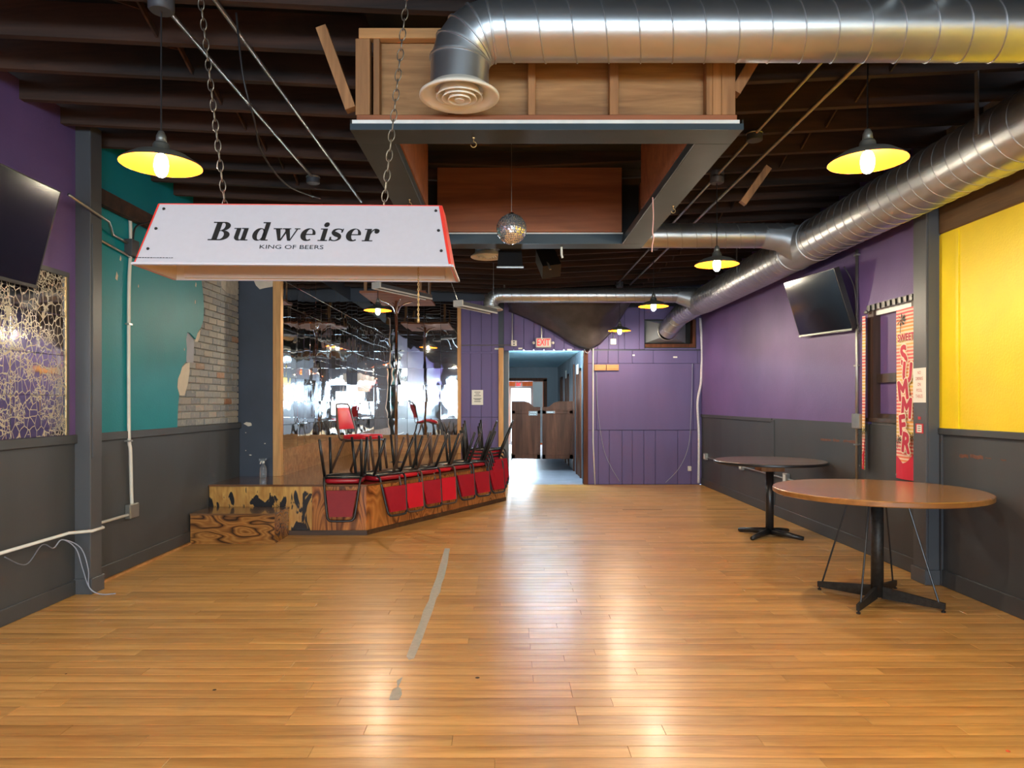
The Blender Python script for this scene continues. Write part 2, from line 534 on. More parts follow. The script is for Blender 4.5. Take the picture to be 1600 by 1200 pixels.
MT = dict(
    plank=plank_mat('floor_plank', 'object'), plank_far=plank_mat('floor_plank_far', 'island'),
    subfloor=plain('subfloor', (0.05, 0.035, 0.02), 0.9),
    wainscot=plain('wainscot_grey', srgb(62, 65, 69), 0.5, var=0.1, scale=2.5, bump=0.05, bscale=120, stretch=(1, 1, 0.25)),
    purple=plain('purple_paint', srgb(102, 80, 134), 0.5, var=0.12, scale=1.6, bump=0.35, bscale=70),
    purple_wood=plain('purple_panel_paint', srgb(101, 91, 137), 0.6, spec=0.25, var=0.1, scale=2, bump=0.08, bscale=50, stretch=(1, 1, 0.15)),
    yellow=plain('yellow_paint', srgb(240, 210, 22), 0.45, var=0.08, scale=2, bump=0.4, bscale=60),
    teal=plain('teal_paint', srgb(6, 132, 146), 0.5, spec=0.3, var=0.12, scale=1.5, bump=0.3, bscale=55),
    navy=plain('navy_paint', srgb(52, 60, 74), 0.5, var=0.14, scale=2.5, bump=0.1),
    post=plain('post_grey', srgb(76, 78, 82), 0.4, var=0.08, scale=3, stretch=(1, 1, 0.2)),
    mortar=plain('mortar', srgb(176, 172, 164), 0.9, var=0.15, scale=20, bump=0.5),
    plaster=plain('bare_plaster', srgb(204, 194, 178), 0.85, var=0.08, scale=8, bump=0.3),
    skim=plain('grey_skim_coat', srgb(158, 164, 178), 0.8, var=0.06, scale=8),
    joist=wood('joist_timber', srgb(27, 20, 18), srgb(82, 52, 36), 'x', 5, 0.8, which='World'),
    deck=wood('roof_deck', (0.012, 0.011, 0.012), (0.03, 0.026, 0.024), 'y', 3, 0.9, which='World'),
    pine=wood('pine', srgb(190, 136, 78), srgb(222, 172, 110), 'z', 6, 0.55, knots=2.2, which='World'),
    pine_x=wood('pine_board', srgb(176, 122, 70), srgb(212, 160, 102), 'x', 6, 0.55, knots=2.0, which='World'),
    ply=wood('plywood', srgb(140, 98, 58), srgb(184, 138, 88), 'x', 7, 0.6, 1.8, knots=1.6, which='World'),
    ply_red=wood('plywood_reddish', srgb(126, 70, 42), srgb(172, 106, 66), 'x', 3, 0.6, 1.5, knots=1.5, which='World'),
    stud=wood('stud', srgb(126, 86, 50), srgb(180, 130, 82), 'z', 6, 0.6, which='World'),
    flange=plain('painted_steel_trim', srgb(48, 51, 48), 0.6, spec=0.25, var=0.12, scale=5),
    flange_dark=plain('dark_steel_trim', srgb(40, 56, 66), 0.4),
    white_trim=plain('white_trim', srgb(220, 226, 224), 0.4),
    duct=galvanised('galvanised_duct'), duct_seam=galvanised('duct_seam', (0.5, 0.52, 0.54), 0.4),
    vent=plain('cream_enamel', srgb(226, 220, 206), 0.35, var=0.04),
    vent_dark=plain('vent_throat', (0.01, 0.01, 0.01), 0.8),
    black=plain('black_plastic', (0.012, 0.012, 0.014), 0.35),
    black_metal=plain('black_enamel', (0.016, 0.016, 0.018), 0.32, var=0.2, scale=20),
    screen=plain('tv_screen', (0.004, 0.005, 0.009), 0.12, var=0.05),
    steel=plain('conduit_steel', srgb(170, 170, 166), 0.35, 0.85, var=0.1, scale=10),
    chrome=plain('chrome', (0.75, 0.76, 0.78), 0.08, 1.0, var=0.03),
    white_paint_pipe=plain('white_conduit', srgb(214, 214, 208), 0.4, 0.0, var=0.06),
    chain=plain('chain_steel', srgb(128, 122, 112), 0.4, 0.8),
    brass=plain('brass_chain', srgb(190, 160, 110), 0.35, 0.8),
    shade_out=plain('shade_outside', srgb(120, 122, 118), 0.4, 0.6),
    shade_in=plain('shade_inside', (0.22, 0.032, 0.001), 0.7, 0.0, spec=0.05, var=0.04),
    bulb=emit('bulb_glow', (1.0, 0.86, 0.63), LAMP),
    red_vinyl=plain('red_vinyl', srgb(160, 22, 36), 0.32, var=0.1, scale=5),
    bright_red=plain('bright_red_vinyl', srgb(206, 24, 40), 0.32, var=0.08, scale=5),
    dull_red=plain('dull_red_vinyl', srgb(138, 44, 50), 0.6, spec=0.2, var=0.08, scale=5),
    frame_black=plain('frame_black', (0.014, 0.014, 0.016), 0.35, var=0.15, scale=30),
    frame_brown=plain('frame_brown', srgb(84, 62, 50), 0.4, var=0.15, scale=30),
    seat_under=plain('seat_underside', srgb(196, 190, 176), 0.7, var=0.15, scale=12),
    mirror=mirror('mirror_tile', 0.05), mirror_flat=plain('facet_mirror', (0.9, 0.92, 0.94), 0.12, 0.85, var=0.02),
    veined=veined_mirror('veined_mirror'),
    stage_top=wood('stage_varnish', srgb(84, 54, 34), srgb(132, 90, 56), 'x', 4, 0.12, coat=0.6, coatr=0.05, bump=0.02, which='World'),
    torch=torched('torched_plywood'),
    figure=figured('figured_plywood', srgb(196, 124, 60), srgb(158, 90, 42), srgb(86, 44, 22), 'z', 1.5, 15.0),
    step=figured('torched_step', srgb(172, 118, 58), srgb(140, 88, 40), srgb(40, 22, 12), 'x', 2.0, 8.0),
    step_top=wood('step_top', srgb(98, 66, 40), srgb(140, 98, 60), 'x', 5, 0.2, coat=0.5),
    dark_trim=wood('dark_base_trim', srgb(56, 36, 22), srgb(98, 66, 38), 'x', 6, 0.5, which='World'),
    table_wood=wood('table_oak', srgb(150, 104, 60), srgb(186, 138, 86), 'x', 4, 0.25, coat=0.4, coatr=0.15),
    table_edge=wood('table_edge_oak', srgb(140, 92, 44), srgb(176, 122, 62), 'x', 4, 0.4),
    table_dark=wood('table_dark_laminate', srgb(92, 78, 70), srgb(128, 110, 98), 'x', 3, 0.35),
    rough_iron=plain('scuffed_iron', (0.03, 0.027, 0.024), 0.5, 0.4, var=0.4, scale=35),
    sign_white=plain('sign_white_panel', srgb(182, 181, 192), 0.55, var=0.02, scale=40),
    sign_in=plain('sign_cream_inside', srgb(216, 200, 182), 0.5, var=0.03),
    sign_red=plain('sign_red_edge', srgb(214, 60, 50), 0.4, var=0.03),
    ink=plain('black_ink', srgb(28, 28, 30), 0.5, var=0.02),
    exit_red=emit('exit_glow', (1.0, 0.03, 0.03), 0.75),
    exit_white=plain('exit_housing', srgb(214, 208, 200), 0.4),
    paper=plain('paper', srgb(226, 224, 216), 0.7, var=0.03),
    print_grey=plain('print_grey', srgb(110, 110, 112), 0.7),
    print_red=plain('print_red', srgb(186, 60, 56), 0.7),
    label_red=plain('red_label', srgb(200, 40, 48), 0.5),
    tarp=plain('dark_tarp', srgb(70, 63, 63), 0.33, var=0.25, scale=6, bump=0.3, bscale=25),
    corridor=plain('corridor_panel', srgb(96, 106, 114), 0.5, var=0.08, stretch=(1, 1, 0.2)),
    corridor_floor=plain('corridor_floor', srgb(150, 154, 168), 0.4, var=0.18, scale=4),
    tin=plain('corrugated_tin', srgb(176, 214, 228), 0.4, 0.0, var=0.1, scale=5),
    door_wood=wood('saloon_door_wood', srgb(64, 36, 25), srgb(102, 62, 43), 'z', 6, 0.6, which='World', spec=0.15),
    door_frame=wood('brown_door_frame', srgb(70, 40, 28), srgb(110, 66, 44), 'z', 6, 0.6, which='World', spec=0.2),
    orange_wood=wood('orange_trim', srgb(190, 104, 48), srgb(220, 140, 76), 'z', 4, 0.5, which='World'),
    brown_frame=wood('brown_window_frame', srgb(52, 38, 34), srgb(78, 58, 50), 'z', 5, 0.5, which='World'),
    cable=plain('grey_cable', srgb(150, 156, 172), 0.5),
    dark_cable=plain('black_cable', (0.012, 0.012, 0.014), 0.5),
    glass=None, tape=plain('grey_tape', srgb(176, 174, 164), 0.6, var=0.12, scale=30, bump=0.2),
    white_wall=plain('front_room_wall', srgb(88, 84, 90), 0.6, var=0.1),
    pink=plain('pink_cord', srgb(210, 160, 156), 0.6),
    shop_white=plain('fixture_white', srgb(206, 204, 198), 0.4),
    shop_dark=plain('fixture_dark_grey', srgb(66, 68, 74), 0.5),  # even dark grey for fixture bodies, canopies and boxes
    insul=plain('wrapped_pipe', srgb(208, 206, 214), 0.7, var=0.12, scale=40, bump=0.5),
    plastic_clear=None, tin_box=plain('transition_tin', srgb(170, 176, 182), 0.45, 0.55, var=0.06),
    beam=wood('ledger_timber', srgb(92, 66, 38), srgb(122, 90, 52), 'y', 4, 0.7, which='World'),
    dirt=plain('floor_debris', (0.05, 0.03, 0.02), 0.8), orange=plain('orange_scrap', srgb(220, 90, 50), 0.6),
)
_t = NT('window_glass')
_t.set(base=(0.9, 0.95, 1.0), rough=0.02, trans=1.0, ior=1.05)
MT['glass'] = _t.m
_t = NT('clear_plastic')
_t.set(base=(0.93, 0.96, 0.98), rough=0.08, trans=0.92, ior=1.4)
MT['plastic_clear'] = _t.m


def brick_mat():
    t = NT('painted_brick')
    r = t.n('ShaderNodeObjectInfo').outputs['Random']
    nz = t.noise(t.coord((1, 1, 1), 'World'), 22, 5, 0.7)
    c = t.ramp(r, [(0.0, srgb(122, 126, 132)), (0.45, srgb(142, 144, 145)), (0.8, srgb(154, 150, 144)), (0.955, srgb(146, 145, 142)), (0.96, srgb(150, 110, 86))])
    c = t.mix(t.ramp(nz, [(0.52, (0, 0, 0)), (0.68, (0.7, 0.7, 0.7))]), c, srgb(174, 170, 160))
    t.set(base=c, rough=0.85)
    t.bump(nz, 0.6, 0.006)
    return t.m


MT['brick'] = brick_mat()


def text_mesh(txt, size, m, sx=1.0, bold=0.0, align='CENTER'):
    """flat mesh of some lettering in the built-in face, in the xz plane facing -y, centred"""
    c = bpy.data.curves.new('lettering', 'FONT')
    c.body = txt
    c.size = size
    c.align_x = align
    c.align_y = 'CENTER'
    c.offset = bold
    c.resolution_u = 3
    o = bpy.data.objects.new('lettering', c)
    COL.objects.link(o)
    dg = bpy.context.evaluated_depsgraph_get()
    me = bpy.data.meshes.new_from_object(o.evaluated_get(dg))
    bpy.data.objects.remove(o)
    bpy.data.curves.remove(c)
    me.transform(Matrix.Rotation(R(90), 4, 'X') @ Matrix.Scale(sx, 4, (1, 0, 0)))
    me.materials.clear()
    me.materials.append(m)
    return me


def bold_text(txt, size, m, sx, rad):
    """heavier lettering: copies of the face spread over a small disc, joined"""
    me = text_mesh(txt, size, m, sx)
    vs = [v.co.copy() for v in me.vertices]
    fs = [tuple(p.vertices) for p in me.polygons]
    mb = MB()
    for k in range(12):
        a = 2 * PI * k / 12
        mb.add([v + Vector((rad * math.cos(a), .0001 * (k + 1), rad * math.sin(a))) for v in vs], fs)
    mb.add(vs, fs)
    bpy.data.meshes.remove(me)
    return mb.mesh('lettering', m)


def catmull(pts, sub=8, closed=False):
    pts = [Vector(p) for p in pts]
    n = len(pts)
    out = []
    for i in range(n if closed else n - 1):
        if closed:
            p0, p1, p2, p3 = pts[i - 1], pts[i], pts[(i + 1) % n], pts[(i + 2) % n]
        else:
            p0, p1, p2, p3 = pts[max(i - 1, 0)], pts[i], pts[i + 1], pts[min(i + 2, n - 1)]
        for k in range(sub):
            t = k / sub
            out.append(0.5 * ((2 * p1) + (p2 - p0) * t + (2 * p0 - 5 * p1 + 4 * p2 - p3) * t * t + (3 * p1 - p0 - 3 * p2 + p3) * t ** 3))
    if not closed:
        out.append(pts[-1])
    return out

# ================================================================ the room
ZJ = 3.22                       # underside of the joists at mid span; they rise towards the walls


def zj(x):
    return ZJ + 0.05 * abs(x)


# ---- floor: single planks near the camera, joined planks beyond
floor = struct('floor', mbox(XL, YF, -0.06, XR, 25.2, -0.013), MT['subfloor'])
PW, PL = 0.095, 1.28


def plank_shape(x0, x1, y0, y1, mb, c=0.0012):
    mb.add([(x0, y0, -0.012), (x1, y0, -0.012), (x1, y1, -0.012), (x0, y1, -0.012),
            (x0, y0, -c), (x1, y0, -c), (x1, y1, -c), (x0, y1, -c),
            (x0 + c, y0 + c, 0), (x1 - c, y0 + c, 0), (x1 - c, y1 - c, 0), (x0 + c, y1 - c, 0)],
           [(0, 1, 5, 4), (1, 2, 6, 5), (2, 3, 7, 6), (3, 0, 4, 7), (4, 5, 9, 8), (5, 6, 10, 9), (6, 7, 11, 10), (7, 4, 8, 11), (8, 9, 10, 11)])


mesh_cache = {}


def single_plank(x0, x1, y0):
    L = round(x1 - x0, 2)
    if L not in mesh_cache:
        mb = MB()
        plank_shape(-L / 2 + 0.0006, L / 2 - 0.0006, -PW / 2 + 0.0006, PW / 2 - 0.0006, mb)
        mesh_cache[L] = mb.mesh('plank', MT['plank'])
    o = put('plank', mesh_cache[L], floor)
    o.location = ((x0 + x1) / 2, y0 + PW / 2, random.uniform(-0.0005, 0.0))


def plank_row(y, fn):
    x = XL - random.choice([0.0, 0.18, 0.36, 0.54, 0.72, 0.9])
    while x < XR - 0.02:
        fn(max(x, XL), min(x + PL, XR), y)
        x += PL


Y0N, NROW = 2.52, 43
for i in range(NROW):
    plank_row(Y0N + i * PW, single_plank)
far = MB()
near_cam = MB()
y = Y0N + NROW * PW
while y < YB - 0.02:
    plank_row(y, lambda a, b, yy: plank_shape(a, b - 0.001, yy, min(yy + PW, YB) - 0.001, far))
    y += PW
y = Y0N - PW
while y > YF:
    plank_row(y, lambda a, b, yy: plank_shape(a, b - 0.001, yy, yy + PW - 0.001, near_cam))
    y -= PW
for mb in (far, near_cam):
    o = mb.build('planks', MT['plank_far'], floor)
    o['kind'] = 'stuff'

# ---- ceiling: roof deck, joists and cross bracing
ZC = 0.21
ceiling = struct('ceiling', MB().add(
    [(XL - 0.3, YF, zj(3.4) + ZC), (0, YF, zj(0) + ZC), (XR + 0.3, YF, zj(3.6) + ZC), (XL - 0.3, YB, zj(3.4) + ZC), (0, YB, zj(0) + ZC), (XR + 0.3, YB, zj(3.6) + ZC),
     (XL - 0.3, YF, 3.9), (XR + 0.3, YF, 3.9), (XL - 0.3, YB, 3.9), (XR + 0.3, YB, 3.9)],
    [(0, 3, 4, 1), (1, 4, 5, 2), (6, 7, 9, 8), (0, 6, 8, 3), (2, 5, 9, 7)]), MT['deck'])
jm = MB()
xs = [XL - 0.1 + (XR - XL + 0.2) * i / 10 for i in range(11)]
for x in xs:
    for (dy, dz) in ((-0.023, 0), (0.023, 0), (0.023, 0.19), (-0.023, 0.19)):
        jm.v.append((x, dy, zj(x) + dz))
for i in range(10):
    for k in range(4):
        jm.f.append((i * 4 + (k + 1) % 4, i * 4 + k, i * 4 + 4 + k, i * 4 + 4 + (k + 1) % 4))
jm.f += [(0, 1, 2, 3), (43, 42, 41, 40)]
jmesh = jm.mesh('joist', MT['joist'])
JY = [2.08 + 0.424 * i for i in range(24)]
for yy in [JY[0] - 0.424 * i for i in range(1, 23)] + JY:
    o = put('joist', jmesh, ceiling)
    o.location = (0, yy, random.uniform(-0.006, 0.006))
bm_ = MB().bar((0, 0.03, 0.03), (0.0, 0.394, 0.17), 0.012, 0.035).mesh('cross_brace', MT['joist'])
bm2 = MB().bar((0, 0.03, 0.17), (0.0, 0.394, 0.03), 0.012, 0.035).mesh('cross_brace', MT['joist'])
for i in range(23):
    for x in (-1.9, 2.2):
        for k, me in enumerate((bm_, bm2)):
            o = put('cross_brace', me, ceiling)
            o.location = (x + 0.05 * k, JY[i], zj(x))

# ---- left wall
WCL, WCR = 1.17, 1.21           # wainscot heights
PY0, PY1 = 5.20, 5.345          # left post
wl = struct('wall_left', mbox(XL - 0.22, YF, 0, XL - 0.03, YB, 3.5), MT['mortar'])
mbox(XL - 0.031, YF, WCL, XL + 0.004, PY0, 3.5).build('purple_plaster', MT['purple'], wl)
# wainscot panels and cap rail
for (a, b) in ((YF, 1.0), (1.0, 3.45), (3.45, PY0), (PY1, 7.53)):
    mbox(XL - 0.03, a + 0.002, 0.0, XL, b - 0.002, WCL - 0.06).build('wainscot_panel', MT['wainscot'], wl)
for (a, b) in ((YF, PY0), (PY1, 8.40)):
    MB().cbox(XL - 0.03, a, WCL - 0.065, XL + 0.022, b, WCL, 0.005).build('wainscot_cap', MT['wainscot'], wl)
mbox(XL - 0.03, 7.53, 0.53, XL, 8.40, WCL - 0.06).build('wainscot_panel', MT['wainscot'], wl)
# teal plaster sheet with its ragged broken edge
edge_px = [(314, 437), (316, 455), (318, 480), (317, 500), (313, 512), (308, 520), (305, 530), (296, 520), (292, 519), (290, 530), (291, 545), (290, 565), (284, 572), (281, 583),
           (277, 592), (276, 605), (279, 617), (277, 640), (276, 668)]


def on_left(px, py, x=XL):
    Y = -x * F / (VX - px)
    return (Y, H - (py - VY) / F * Y)


edge = [on_left(*p) for p in edge_px]
edge = [(edge[0][0] + 0.02, 3.5)] + edge
edge[-1] = (edge[-1][0], WCL - 0.01)
poly = [(PY1 - 0.1, WCL - 0.01), (PY1 - 0.1, 3.5)] + edge
MB().prism(poly, XL - 0.03, XL + 0.006, 'x').build('teal_plaster', MT['teal'], wl)
# exposed bricks: one object each
BL, BH, J = 0.20, 0.062, 0.010
bmeshes = []
for L in (BL, BL / 2):
    for k in range(3):
        d = [random.uniform(-0.004, 0.004) for _ in range(4)]
        mb = MB().cbox(-0.028, -L / 2, -BH / 2, 0.0, L / 2, BH / 2, 0.004)
        mb.v = [(x + (d[k] if x > -0.01 else 0), yy, z + (d[3] * yy / L)) for (x, yy, z) in mb.v]
        bmeshes.append(mb.mesh('brick', MT['brick']))


def edge_at(z):
    zs = sorted(edge, key=lambda p: p[1])
    for (a, b) in zip(zs, zs[1:]):
        if a[1] <= z <= b[1]:
            t = (z - a[1]) / max(b[1] - a[1], 1e-6)
            return a[0] + (b[0] - a[0]) * t
    return 7.2


row = 0
z = WCL + 0.035
while z < 3.05:
    yy = 8.385 - (0.0 if row % 2 else BL / 2 + J)
    lim = min(edge_at(z - 0.03), edge_at(z + 0.03)) - 0.12
    first = row % 2 == 0
    if first:
        o = put('brick', bmeshes[3 + row % 3], wl)
        o.location = (XL - 0.006, 8.385 - BL / 4, z)
    while yy - BL > lim - 0.1 and yy > 6.4:
        o = put('brick', bmeshes[random.randrange(3)], wl)
        o.location = (XL - 0.006 + random.uniform(-0.004, 0.003), yy - BL / 2, z)
        o.rotation_euler = (random.uniform(-0.01, 0.01), 0, 0)
        yy -= BL + J
    row += 1
    z += BH + J
# smooth patches beside the teal edge
for pts, m, nm in (([(290, 520), (293, 520), (303, 532), (302, 567), (291, 566)], 'skim', 'skim_patch'),
                   ([(290, 568), (296, 566), (296, 580), (293, 600), (288, 618), (281, 618), (277, 605), (278, 592), (284, 574)], 'plaster', 'plaster_patch'),
                   ([(308, 521), (313, 515), (312, 525), (309, 534), (304, 534)], 'plaster', 'plaster_patch')):
    MB().prism([on_left(*p) for p in pts], XL - 0.02, XL + 0.0025, 'x').build(nm, MT[m], wl)
# patches of the old render near the top of the bricks
MB().prism([on_left(*p) for p in [(345, 437), (372, 437), (371, 462), (355, 458), (347, 450)]], XL - 0.02, XL + 0.002, 'x').build('render_patch', MT['mortar'], wl)
# paint chips on the teal
for (px, py, s) in ((181, 432, .02), (187, 404, .012), (304, 472, .012), (305, 445, .014), (287, 546, .008), (215, 447, .008)):
    c = on_left(px, py)
    MB().prism([(c[0] - s, c[1] - s), (c[0] + s * .4, c[1] - s * 1.6), (c[0] + s, c[1] + s * .5), (c[0], c[1] + s * 2)], XL + .004, XL + .0075, 'x').build('paint_chip', MT['plaster'], wl)

bl = struct('baseboard_left', MB().cbox(XL - 0.03, YF, 0, XL + 0.012, PY0, 0.107, 0.004), MT['wainscot'])
MB().cbox(XL - 0.03, PY1, 0.02, XL + 0.012, 7.06, 0.125, 0.004).build('base_strip', MT['wainscot'], bl)
mbox(XL - 0.03, PY1, 0.0, XL + 0.028, 7.06, 0.018).build('shoe_strip', MT['pine_x'], bl)
# left post
p1 = struct('trim_1', MB().cbox(XL - 0.03, PY0, 0, -3.055, PY1, 3.45, 0.004), MT['post'])
MB().cbox(XL - 0.03, PY0 - 0.012, 0, -3.040, PY1 + 0.01, 0.115, 0.003).build('post_plinth', MT['post'], p1)
mbox(-3.056, PY0 + 0.018, 1.0, -3.048, PY1 - 0.012, 2.72).build('post_facing', MT['post'], p1)

# ---- veined mirror tiles on the left wall
vm = thing('veined_mirror_panel', 'gold-veined antique mirror of square tiles on purple wall beside grey post', 'mirror', (XL, 4.4, WCL))
TS = 0.283
tm = MB().cbox(0, -TS / 2 + .0012, -TS / 2 + .0012, 0.008, TS / 2 - .0012, TS / 2 - .0012, 0.0015).mesh('mirror_tile', MT['veined'])
for i in range(6):
    for k in range(4):
        o = put('mirror_tile', tm, vm)
        o.location = (XL + 0.005, 5.075 - TS * (i + .5), WCL + 0.002 + TS * (k + .5))
        o.rotation_euler = (0, random.uniform(-.006, .006), random.uniform(-.006, .006))
ztop = WCL + 4 * TS
mbox(XL + .004, 5.075 - 6 * TS - .02, ztop + .002, XL + .02, 5.105, ztop + .035).build('frame_top', MT['post'], vm)
mbox(XL + .004, 5.077, WCL, XL + .018, 5.105, ztop).build('frame_side', MT['post'], vm)
mbox(XL + .010, 5.071, WCL, XL + .019, 5.077, ztop).build('metal_edge', MT['brass'], vm)

# ---- right wall
RPY0, RPY1 = 5.47, 5.645        # right post
NY0, NY1, NZ0, NZ1 = 5.80, 6.57, 1.255, 2.25      # window niche
wr = struct('wall_right', MB().box(XR + 0.03, -2.55, 0, XR + 0.22, NY0, 3.5).box(XR + 0.03, NY1, 0, XR + 0.22, YB, 3.5)
            .box(XR + 0.03, NY0, 0, XR + 0.22, NY1, NZ0).box(XR + 0.03, NY0, NZ1, XR + 0.22, NY1, 3.5), MT['mortar'])
# part of the right wall behind the camera holds the side windows
seg = MB()
ys = [YF] + [v for w in reversed(SIDE_WIN) for v in w] + [-2.55]
for i in range(0, len(ys), 2):
    seg.box(XR, ys[i], 0, XR + 0.22, ys[i + 1], 3.5)
for (a, b) in SIDE_WIN:
    seg.box(XR, a, 0, XR + 0.22, b, 1.1).box(XR, a, WZ1, XR + 0.22, b, 3.5)
seg.build('street_side_wall', MT['white_wall'], wr)
mbox(XR - 0.004, -2.55, WCR, XR + 0.031, RPY0, 2.70).build('yellow_plaster', MT['yellow'], wr)
mbox(XR - 0.012, 5.24, WCR, XR + 0.0, RPY0, 2.69).build('yellow_patch', MT['yellow'], wr)
mb = MB().box(XR - 0.004, NY1, WCR, XR + 0.031, YB, 3.5).box(XR - 0.004, RPY1, NZ1, XR + 0.031, NY1, 3.5).box(XR - 0.004, RPY1 - 0.05, WCR, XR + 0.031, NY0, NZ1)
mb.build('purple_plaster', MT['purple'], wr)
MB().cbox(XR - 0.02, -2.55, 2.70, XR + 0.03, RPY0, 2.92, .01).build('ledger_board', MT['beam'], wr)
for (a, b) in ((-2.55, 1.2), (1.2, 3.3), (3.3, RPY0), (RPY1, NY1 + 0.05), (NY1 + 0.05, 8.88), (8.95, 11.1), (11.1, YB)):
    mbox(XR, a + 0.002, 0, XR + 0.03, b - 0.002, WCR - 0.03).build('wainscot_panel', MT['wainscot'], wr)
for (a, b, w) in ((-2.55, RPY0, .026), (8.95, YB, .016)):
    MB().cbox(XR - w, a, WCR - 0.05, XR + 0.03, b, WCR, 0.005).build('wainscot_cap', MT['wainscot'], wr)
mbox(XR - .002, RPY1, WCR - 0.05, XR + 0.03, NY0, WCR).build('wainscot_cap', MT['wainscot'], wr)
mbox(XR - .002, NY1, WCR - 0.05, XR + 0.03, 8.95, WCR).build('wainscot_cap', MT['wainscot'], wr)
MB().cbox(XR - 0.013, 8.87, 0, XR + .03, 8.97, WCR - 0.02, .004).build('batten', MT['wainscot'], wr)
MB().cbox(XR - 0.015, RPY0 - .03, 0, XR + .03, RPY0, WCR, .004).build('batten', MT['wainscot'], wr)
br = struct('baseboard_right', MB().cbox(XR - 0.012, -2.55, 0, XR + 0.03, RPY0, 0.125, 0.004), MT['wainscot'])
MB().cbox(XR - 0.012, RPY1, 0, XR + 0.03, 8.87, 0.125, 0.004).build('base_strip', MT['wainscot'], br)
MB().cbox(XR - 0.012, 8.97, 0, XR + 0.03, YB, 0.115, 0.004).build('base_strip', MT['wainscot'], br)
p2 = struct('trim_2', MB().cbox(3.226, RPY0, 0, XR + 0.03, RPY1, 3.45, 0.004), MT['post'])
MB().cbox(3.212, RPY0 - 0.012, 0, XR + 0.03, RPY1 + 0.01, 0.115, 0.003).build('post_plinth', MT['post'], p2)
mbox(3.24, RPY0 - .006, .12, 3.262, RPY0 + .002, 2.9).build('post_bead', MT['post'], p2)

# blocked-up window in the niche
w1 = struct('window_1', mbox(XR + 0.06, NY0, NZ0, XR + 0.19, NY1, NZ1), MT['purple'])
for (a, b, c, d) in ((NY1 - 0.10, NY1, NZ0, NZ1), (NY0, NY0 + .06, NZ0, NZ1)):
    mbox(XR - 0.006, a, c, XR + 0.18, b, d).build('window_jamb', MT['brown_frame'], w1)
mbox(XR + 0.02, NY0, NZ1 - 0.05, XR + 0.18, NY1, NZ1).build('window_head', MT['white_trim'], w1)
mbox(XR - 0.02, NY0 - .02, NZ0 - 0.025, XR + 0.18, NY1 + .02, NZ0 + .01).build('window_sill', MT['brown_frame'], w1)
mbox(XR + 0.03, NY0 + .06, 1.585, XR + 0.17, NY1 - .1, 1.665).build('window_crossbar', MT['brown_frame'], w1)
mbox(XR + 0.03, NY0 + .06, NZ0, XR + 0.17, NY1 - .1, NZ0 + .05).build('window_rail', MT['brown_frame'], w1)
mbox(XR - .002, NY0 + .02, 0.125, XR + .02, NY1 - 0.02, NZ0 - .05).build('niche_apron', MT['wainscot'], w1)
# curtain track
ct = thing('curtain_track', 'black slotted curtain track above the blocked window niche', 'track', (XR - .01, 6.2, NZ1))
mbox(XR - .016, RPY1 + .02, NZ1 + .0, XR - .004, NY1 - .0, NZ1 + .05).build('rail', MT['black'], ct)
for i in range(10):
    yy = RPY1 + .08 + i * .085
    mbox(XR - .028, yy, NZ1 - .005, XR - .016, yy + .045, NZ1 + .045).build('glider', MT['black_metal'], ct)
MB().lathe([(0, -.02), (.018, -.012), (.02, 0), (.012, .015), (0, .02)], 12, (XR - .03, NY1 - .02, NZ1 - .01)).build('finial', MT['steel'], ct, 'all')

# ---- back wall with its boards
DX0, DX1, DZ = -0.07, 1.31, 2.33                  # doorway
wb = struct('wall_back', MB().box(XL - .2, YB + .03, 0, DX0, YB + .2, 3.6).box(DX0, YB + .03, DZ, DX1, YB + .2, 3.6)
            .box(DX1, YB + .03, 0, 2.37, YB + .2, 3.6).box(3.24, YB + .03, 0, XR + .2, YB + .2, 3.6)
            .box(2.37, YB + .03, 0, 3.24, YB + .2, 2.36).box(2.37, YB + .03, 2.84, 3.24, YB + .2, 3.6), MT['navy'])


def bx_(px):
    return (px - VX) / F * YB


def bz_(py):
    return H - (py - VY) / F * YB


def board(px0, px1, py0, py1, m='purple_wood', d=0.0, nm='wall_board'):
    g = 0.003
    return MB().cbox(bx_(px0) + g, YB + d, bz_(py1) + g, bx_(px1) - g, YB + .03, bz_(py0) - g, .003).build(nm, MT[m], wb)


# right of the doorway: upper boards, middle band, plywood sheet, lower boards
for a, b in ((918, 934), (934, 951), (951, 966), (966, 976), (976, 999), (999, 1007)):
    board(a, b, 480, 546)
for a, b in ((1088, 1097),):
    board(a, b, 480, 546)
board(1007, 1088, 544, 546.5)
board(1007, 1088, 478, 499)
for a, b in ((918, 933), (933, 950), (950, 966), (966, 988), (988, 1021), (1021, 1090), (1090, 1097)):
    board(a, b, 547.5, 568)
board(932, 1083, 568, 672, d=-0.012, nm='plywood_sheet')
board(918, 932, 568, 672)
board(1083, 1097, 568, 672)
for a, b in ((918, 935), (935, 952), (952, 972), (972, 988), (988, 1006), (1006, 1024), (1024, 1059), (1059, 1080), (1080, 1097)):
    board(a, b, 672, 757)
# over the doorway
for i in range(8):
    a = 787 + i * 15.7
    board(a, a + 15.7, 450, 548)
# left of the doorway
for a, b in ((720, 735), (735, 752), (752, 768), (768, 779)):
    board(a, b, 470, 551)
    board(a, b, 551, 652)
    board(a, b, 652, 757)
board(718, 787, 549, 553, d=-.008, nm='batten')

